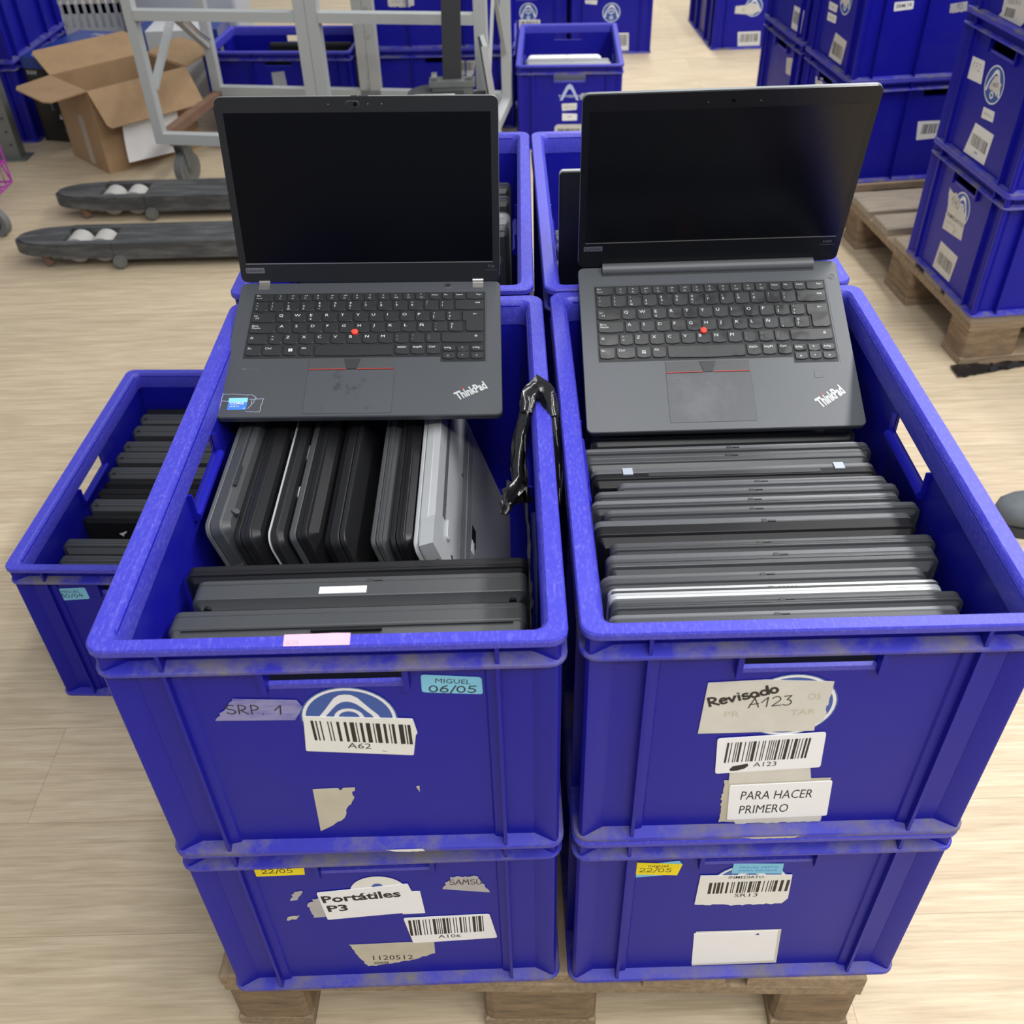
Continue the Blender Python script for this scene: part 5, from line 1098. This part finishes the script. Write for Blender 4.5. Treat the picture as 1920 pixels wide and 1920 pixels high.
# ------------------------------------------------------------------ open cardboard box with a sheet hanging from it
bx = empty('cardboard_box', (-1.54, 3.134, 0), math.atan2(.6947, .7193)); tag(bx, 'open brown cardboard box with its flaps out beside the grey trolley', 'box')
BW, BD, BH, bt = .40, .295, .30, .005
mb = MB(); mb.box(0, BW, 0, bt, 0, BH); mb.box(0, BW, BD-bt, BD, 0, BH); mb.box(0, bt, bt, BD-bt, 0, BH); mb.box(BW-bt, BW, bt, BD-bt, 0, BH); mb.box(bt, BW-bt, bt, BD-bt, 0, bt); mb.build('carton', 'cardboard', bx)
def flap(a, b, n, L, th, cut=.012):
    a = Vector((*a, BH)); b = Vector((*b, BH)); d = Vector((n[0]*math.cos(th), n[1]*math.cos(th), math.sin(th)))*L; e = (b-a).normalized()*cut; up = d.normalized().cross((b-a).normalized())*bt
    ps = [a, b, b+d*.9-e*.3, b+d-e*1.3, a+d+e*1.3, a+d*.9+e*.3]; mb = MB()
    mb.add([tuple(p-up/2) for p in ps]+[tuple(p+up/2) for p in ps], [list(range(6))[::-1], list(range(6, 12))]+[(i, (i+1) % 6, 6+(i+1) % 6, 6+i) for i in range(6)]); return mb.build('flap', 'cardboard', bx)
flap((0, -.003), (BW, -.003), (0, -1), .147, R(-50)); flap((0, BD), (BW, BD), (0, 1), .147, R(24)); flap((-.003, 0), (-.003, BD), (-1, 0), .147, R(-4), .03); flap((BW+.003, 0), (BW+.003, BD), (1, 0), .147, R(13), .03)
mb = MB(); mb.box(-.0006, .0004, BD*.36, BD*.36+.038, .012, .19); mb.build('packing_tape', 'tape_clear', bx)
mb = MB(); mb.box(.17, .24, -.0006, .0004, .012, .05); mb.build('packing_tape', 'tape_clear', bx)
ps_ = empty('paper_sheet', (-1.46, 3.20, .14), math.atan2(.6947, .7193)); tag(ps_, 'white paper sheet hanging from the front flap of the cardboard box', 'paper')
mb = MB(); N = 10; vs = []
for j in range(N+1):
    t = j/N
    for i in (0, 1, 2, 3): vs.append((.075+.075*i-.012*t, -.012-.052*(1-t)*.9-.035*t*t-.006, .205-.165*t-.012*t*(i/3)))
mb.add(vs, [(j*4+i, j*4+i+1, j*4+i+5, j*4+i+4) for j in range(N) for i in range(3)])
sh = mb.build('sheet', 'paper_white', ps_, smooth=60); sh.data.transform(Matrix.Rotation(-math.atan2(.6947, .7193), 4, 'Z') @ Matrix.Translation((-1.54+1.46, 3.134-3.20, -.14)) @ Matrix.Rotation(math.atan2(.6947, .7193), 4, 'Z'))
P = Print(lambda u, v, n: (u, -.060-n, v)); P.hand('OT1', .110, .178, .165, .176, .016, .0016, .003, 0); h_ = P.build('handwriting', ['ink'], ps_); h_.data.transform(Matrix.Rotation(-math.atan2(.6947, .7193), 4, 'Z') @ Matrix.Translation((-1.54+1.46, 3.134-3.20, -.14)) @ Matrix.Rotation(math.atan2(.6947, .7193), 4, 'Z'))
cb = empty('cable', (-1.45, 3.40, .2)); tag(cb, 'dark cable loops lying inside the open cardboard box', 'cable')
mb = MB(); mb.tube([(-1.47+.045*math.cos(R(t)), 3.35+.01*math.sin(R(t)), .17+.045*math.sin(R(t))) for t in range(0, 360, 20)], .004, 8, closed=True); mb.tube([(-1.40+.045*math.cos(R(t)), 3.42+.01*math.sin(R(t)), .18+.045*math.sin(R(t))) for t in range(0, 360, 20)], .004, 8, closed=True)
k_ = mb.build('cable_loops', 'cable', cb, smooth=40); k_.data.transform(Matrix.Translation((1.45, -3.40, -.2)))

# ------------------------------------------------------------------ boxes, post, basket and cart along the left edge
kb_ = empty('console_box', (-1.922, 3.535, 0), R(-16)); tag(kb_, 'black and blue console carton behind the cardboard box flap', 'box')
mb = MB(); mb.box(0, .19, 0, .40, 0, .28); mb.build('carton', 'box_black', kb_)
mb = MB(); mb.box(-.001, .191, -.001, .401, .28, .322); mb.build('lid', 'box_blue', kb_)
P = Print(lambda u, v, n: (u, -n, v)); P.text('SONY', .010, .258, .058, .258, .014, .0004, 0, bold=.03); P.text('PRO', .118, .090, .178, .090, .020, .0004, 0)
P.poly([(.098, .090), (.112, .090), (.105, .112)], .0004, 0); P.stroke([(.078, .125), (.078, .155), (.090, .168), (.125, .165), (.140, .150)], .010, .0004, 1); P.text('3D', .100, .040, .125, .040, .012, .0004, 1); P.stroke([(.072, .24), (.083, .20)], .001, .0004, 1); P.stroke([(.088, .24), (.096, .205)], .001, .0004, 1); P.build('front_print', ['legend', 'badge_grey'], kb_)
P = Print(lambda u, v, n: (u, v, .322+n)); P.text('4K', .030, .020, .075, .020, .03, .0004, 0, bold=.03); P.text('HDR', .090, .020, .130, .020, .03, .0004, 0, bold=.03); P.text('PS5', .10, .33, .15, .33, .03, .0004, 0); P.build('top_print', ['legend'], kb_)
wb = empty('white_box', (-1.585, 3.905, 0), R(2)); tag(wb, 'white carton with blue corner patches behind the cardboard box', 'box')
mb = MB(); mb.box(0, .345, 0, .26, 0, .31); mb.build('carton', 'white_plastic', wb)
for a_, b_ in ((-.001, .045), (.285, .346)):
    mb = MB(); mb.box(a_, b_, -.001, .261, .18, .311); mb.build('blue_band', 'box_blue', wb)
gp = empty('white_printer', (-1.715, 4.215, 0), 0); tag(gp, 'white and grey boxy appliance at the back behind the cardboard box', 'appliance')
mb = MB(); mb.rr(.50, .30, .02, [(.004, 0), (0, .01), (0, .44), (.006, .45)], cx=.25, cy=.15); mb.build('housing', 'grey_plastic', gp, smooth=40)
mb = MB(); mb.rr(.52, .32, .02, [(.003, .4502), (0, .46), (0, .50), (.006, .51)], cx=.25, cy=.15); mb.build('cover', 'white_plastic', gp, smooth=40)
mb = MB(); mb.box(.06, .44, -.012, .0, .30, .315); mb.build('paper_tray', 'white_plastic', gp)
bk = empty('white_basket', (-2.14, 4.30, 0), 0); tag(bk, 'white slotted plastic basket at the top left behind the blue stack', 'basket')
mb = MB()
def slotted(x0, x1, y0, y1, along):
    zs = (0, .10, .24, .27, .33, .36, .42)
    mb.box(x0, x1, y0, y1, 0, .24); mb.box(x0, x1, y0, y1, .30, .34); mb.box(x0, x1, y0, y1, .40, .46)
    L = (x1-x0) if along == 'x' else (y1-y0); n = int(L/.034)
    for i in range(n+1):
        c = i*L/n-.009
        if along == 'x': mb.box(max(x0, x0+c), min(x1, x0+c+.019), y0, y1, .24, .40)
        else: mb.box(x0, x1, max(y0, y0+c), min(y1, y0+c+.019), .24, .40)
slotted(0, .38, 0, .004, 'x'); slotted(0, .38, .276, .28, 'x'); slotted(0, .004, .004, .276, 'y'); slotted(.376, .38, .004, .276, 'y'); mb.box(.004, .376, .004, .276, 0, .004); mb.box(-.006, .386, -.006, .0, .455, .47); mb.build('body', 'white_plastic', bk)
po = empty('shelf_post', (-1.992, 3.325, 0)); tag(po, 'grey perforated metal shelf post at the left edge', 'post')
mb = MB(); mb.box(-.045, .045, 0, .003, 0, 1.9); mb.box(.042, .045, .003, .05, 0, 1.9); mb.box(-.045, -.042, .003, .05, 0, 1.9); mb.build('upright', 'galvanised', po)
mb = MB()
for k in range(38):
    z = .03+k*.05
    for s_ in (-1, 1): mb.cyl((s_*.022, -.0003, z+(.025 if s_ > 0 else 0)), (0, 1, 0), .005, .001, 10)
mb.build('slot_row', 'grille', po)
mb = MB(); mb.box(-.055, .075, -.03, .06, 0, .005); mb.build('foot_plate', 'galvanised', po)
ct = empty('wire_cart', (-1.83, 2.62, 0)); tag(ct, 'magenta wire cart on a grey castor at the far left edge', 'cart')
mb = MB(); X0, X1, Y0, Y1 = -.26, .112, -.11, .12
for z in (.13, .20, .27, .34, .41): mb.tube([(X0, Y0, z), (X1, Y0, z), (X1, Y1, z), (X0, Y1, z)], .0042, 8, closed=True)
for i in range(9):
    t = i/8
    mb.tube([(X0+(X1-X0)*t, Y0, .13), (X0+(X1-X0)*min(1, t+.06), Y0, .27), (X0+(X1-X0)*t, Y0, .41)], .0032, 6); mb.tube([(X0+(X1-X0)*t, Y1, .13), (X0+(X1-X0)*t, Y1, .41)], .0032, 6)
for i in range(6):
    t = i/5; mb.tube([(X1, Y0+(Y1-Y0)*t, .13), (X1-.02, Y0+(Y1-Y0)*min(1, t+.15), .20), (X1, Y0+(Y1-Y0)*t, .27), (X1, Y0+(Y1-Y0)*t, .41)], .0032, 6); mb.tube([(X0, Y0+(Y1-Y0)*t, .13), (X1, Y0+(Y1-Y0)*t, .13)], .0032, 6)
mb.build('wire_frame', 'magenta', ct, smooth=50)
for cx, cy in ((.085, -.02), (-.18, -.08), (-.18, .09)):
    mb = MB(); mb.cyl((cx, cy, .048), (.35, 1, 0), .048, .024, 28); mb.build('castor_wheel', 'rubber_grey', ct, smooth=40)
    mb = MB(); mb.cyl((cx, cy, .048), (.35, 1, 0), .026, .030, 20); mb.box(cx-.012, cx+.012, cy-.02, cy-.015, .05, .105); mb.box(cx-.012, cx+.012, cy+.015, cy+.02, .05, .105); mb.box(cx-.016, cx+.016, cy-.022, cy+.022, .10, .126); mb.build('castor_fork', 'steel_dark', ct, smooth=40)

# ------------------------------------------------------------------ scraps at the right
tp = empty('tape_scrap', (1.163, 1.590, 0)); tag(tp, 'crumpled strip of shiny black tape on the floor below the right hand pallet', 'tape')
mb = MB(); rnd = random.Random(11); N = 18; vs = []
for i in range(N+1):
    t = i/N; wd = .050*(1-t)**.8+.012; x = -.075+.21*t; yc = -.004+.030*t
    for j in range(4): vs.append((x+rnd.uniform(-.003, .003), yc+wd*(j/3-.5)+rnd.uniform(-.002, .002), .003+rnd.uniform(0, .012)*(1 if 0 < j < 3 else .5)))
mb.add(vs, [(i*4+j, i*4+j+4, i*4+j+5, i*4+j+1) for i in range(N) for j in range(3)]); mb.build('strip', 'black_film', tp, smooth=30)
s1 = empty('shoe', (1.073, .985, 0), R(-4)); tag(s1, 'rounded toe of a grey shoe at the right edge of the frame', 'shoe')
def shoe_ring(x, w, z0, z1, n=18):
    return [(x, w*math.cos(2*math.pi*i/n), z0+(z1-z0)*(.5+.5*max(-.999, math.sin(2*math.pi*i/n)*1.15 if math.sin(2*math.pi*i/n) < 0 else math.sin(2*math.pi*i/n)))) for i in range(n)]
mb = MB(); mb.loft([shoe_ring(*a) for a in ((-.122, .004, .030, .038), (-.118, .020, .020, .052), (-.105, .036, .016, .064), (-.08, .046, .014, .072), (-.04, .050, .013, .078), (.0, .049, .013, .088), (.06, .042, .013, .105), (.12, .040, .013, .11), (.16, .032, .013, .108), (.175, .012, .03, .09))]); mb.build('upper', 'shoe_grey', s1, smooth=60)
mb = MB(); mb.prism([(-.118+.12*(1-math.cos(R(t)))-0, 0) for t in ()] or [(-.120, -.012), (-.112, -.026), (-.09, -.042), (-.04, -.050), (.05, -.043), (.15, -.038), (.172, -.02), (.172, .02), (.15, .038), (.05, .043), (-.04, .050), (-.09, .042), (-.112, .026), (-.120, .012)], 0, .022); mb.build('sole', 'shoe_sole', s1)
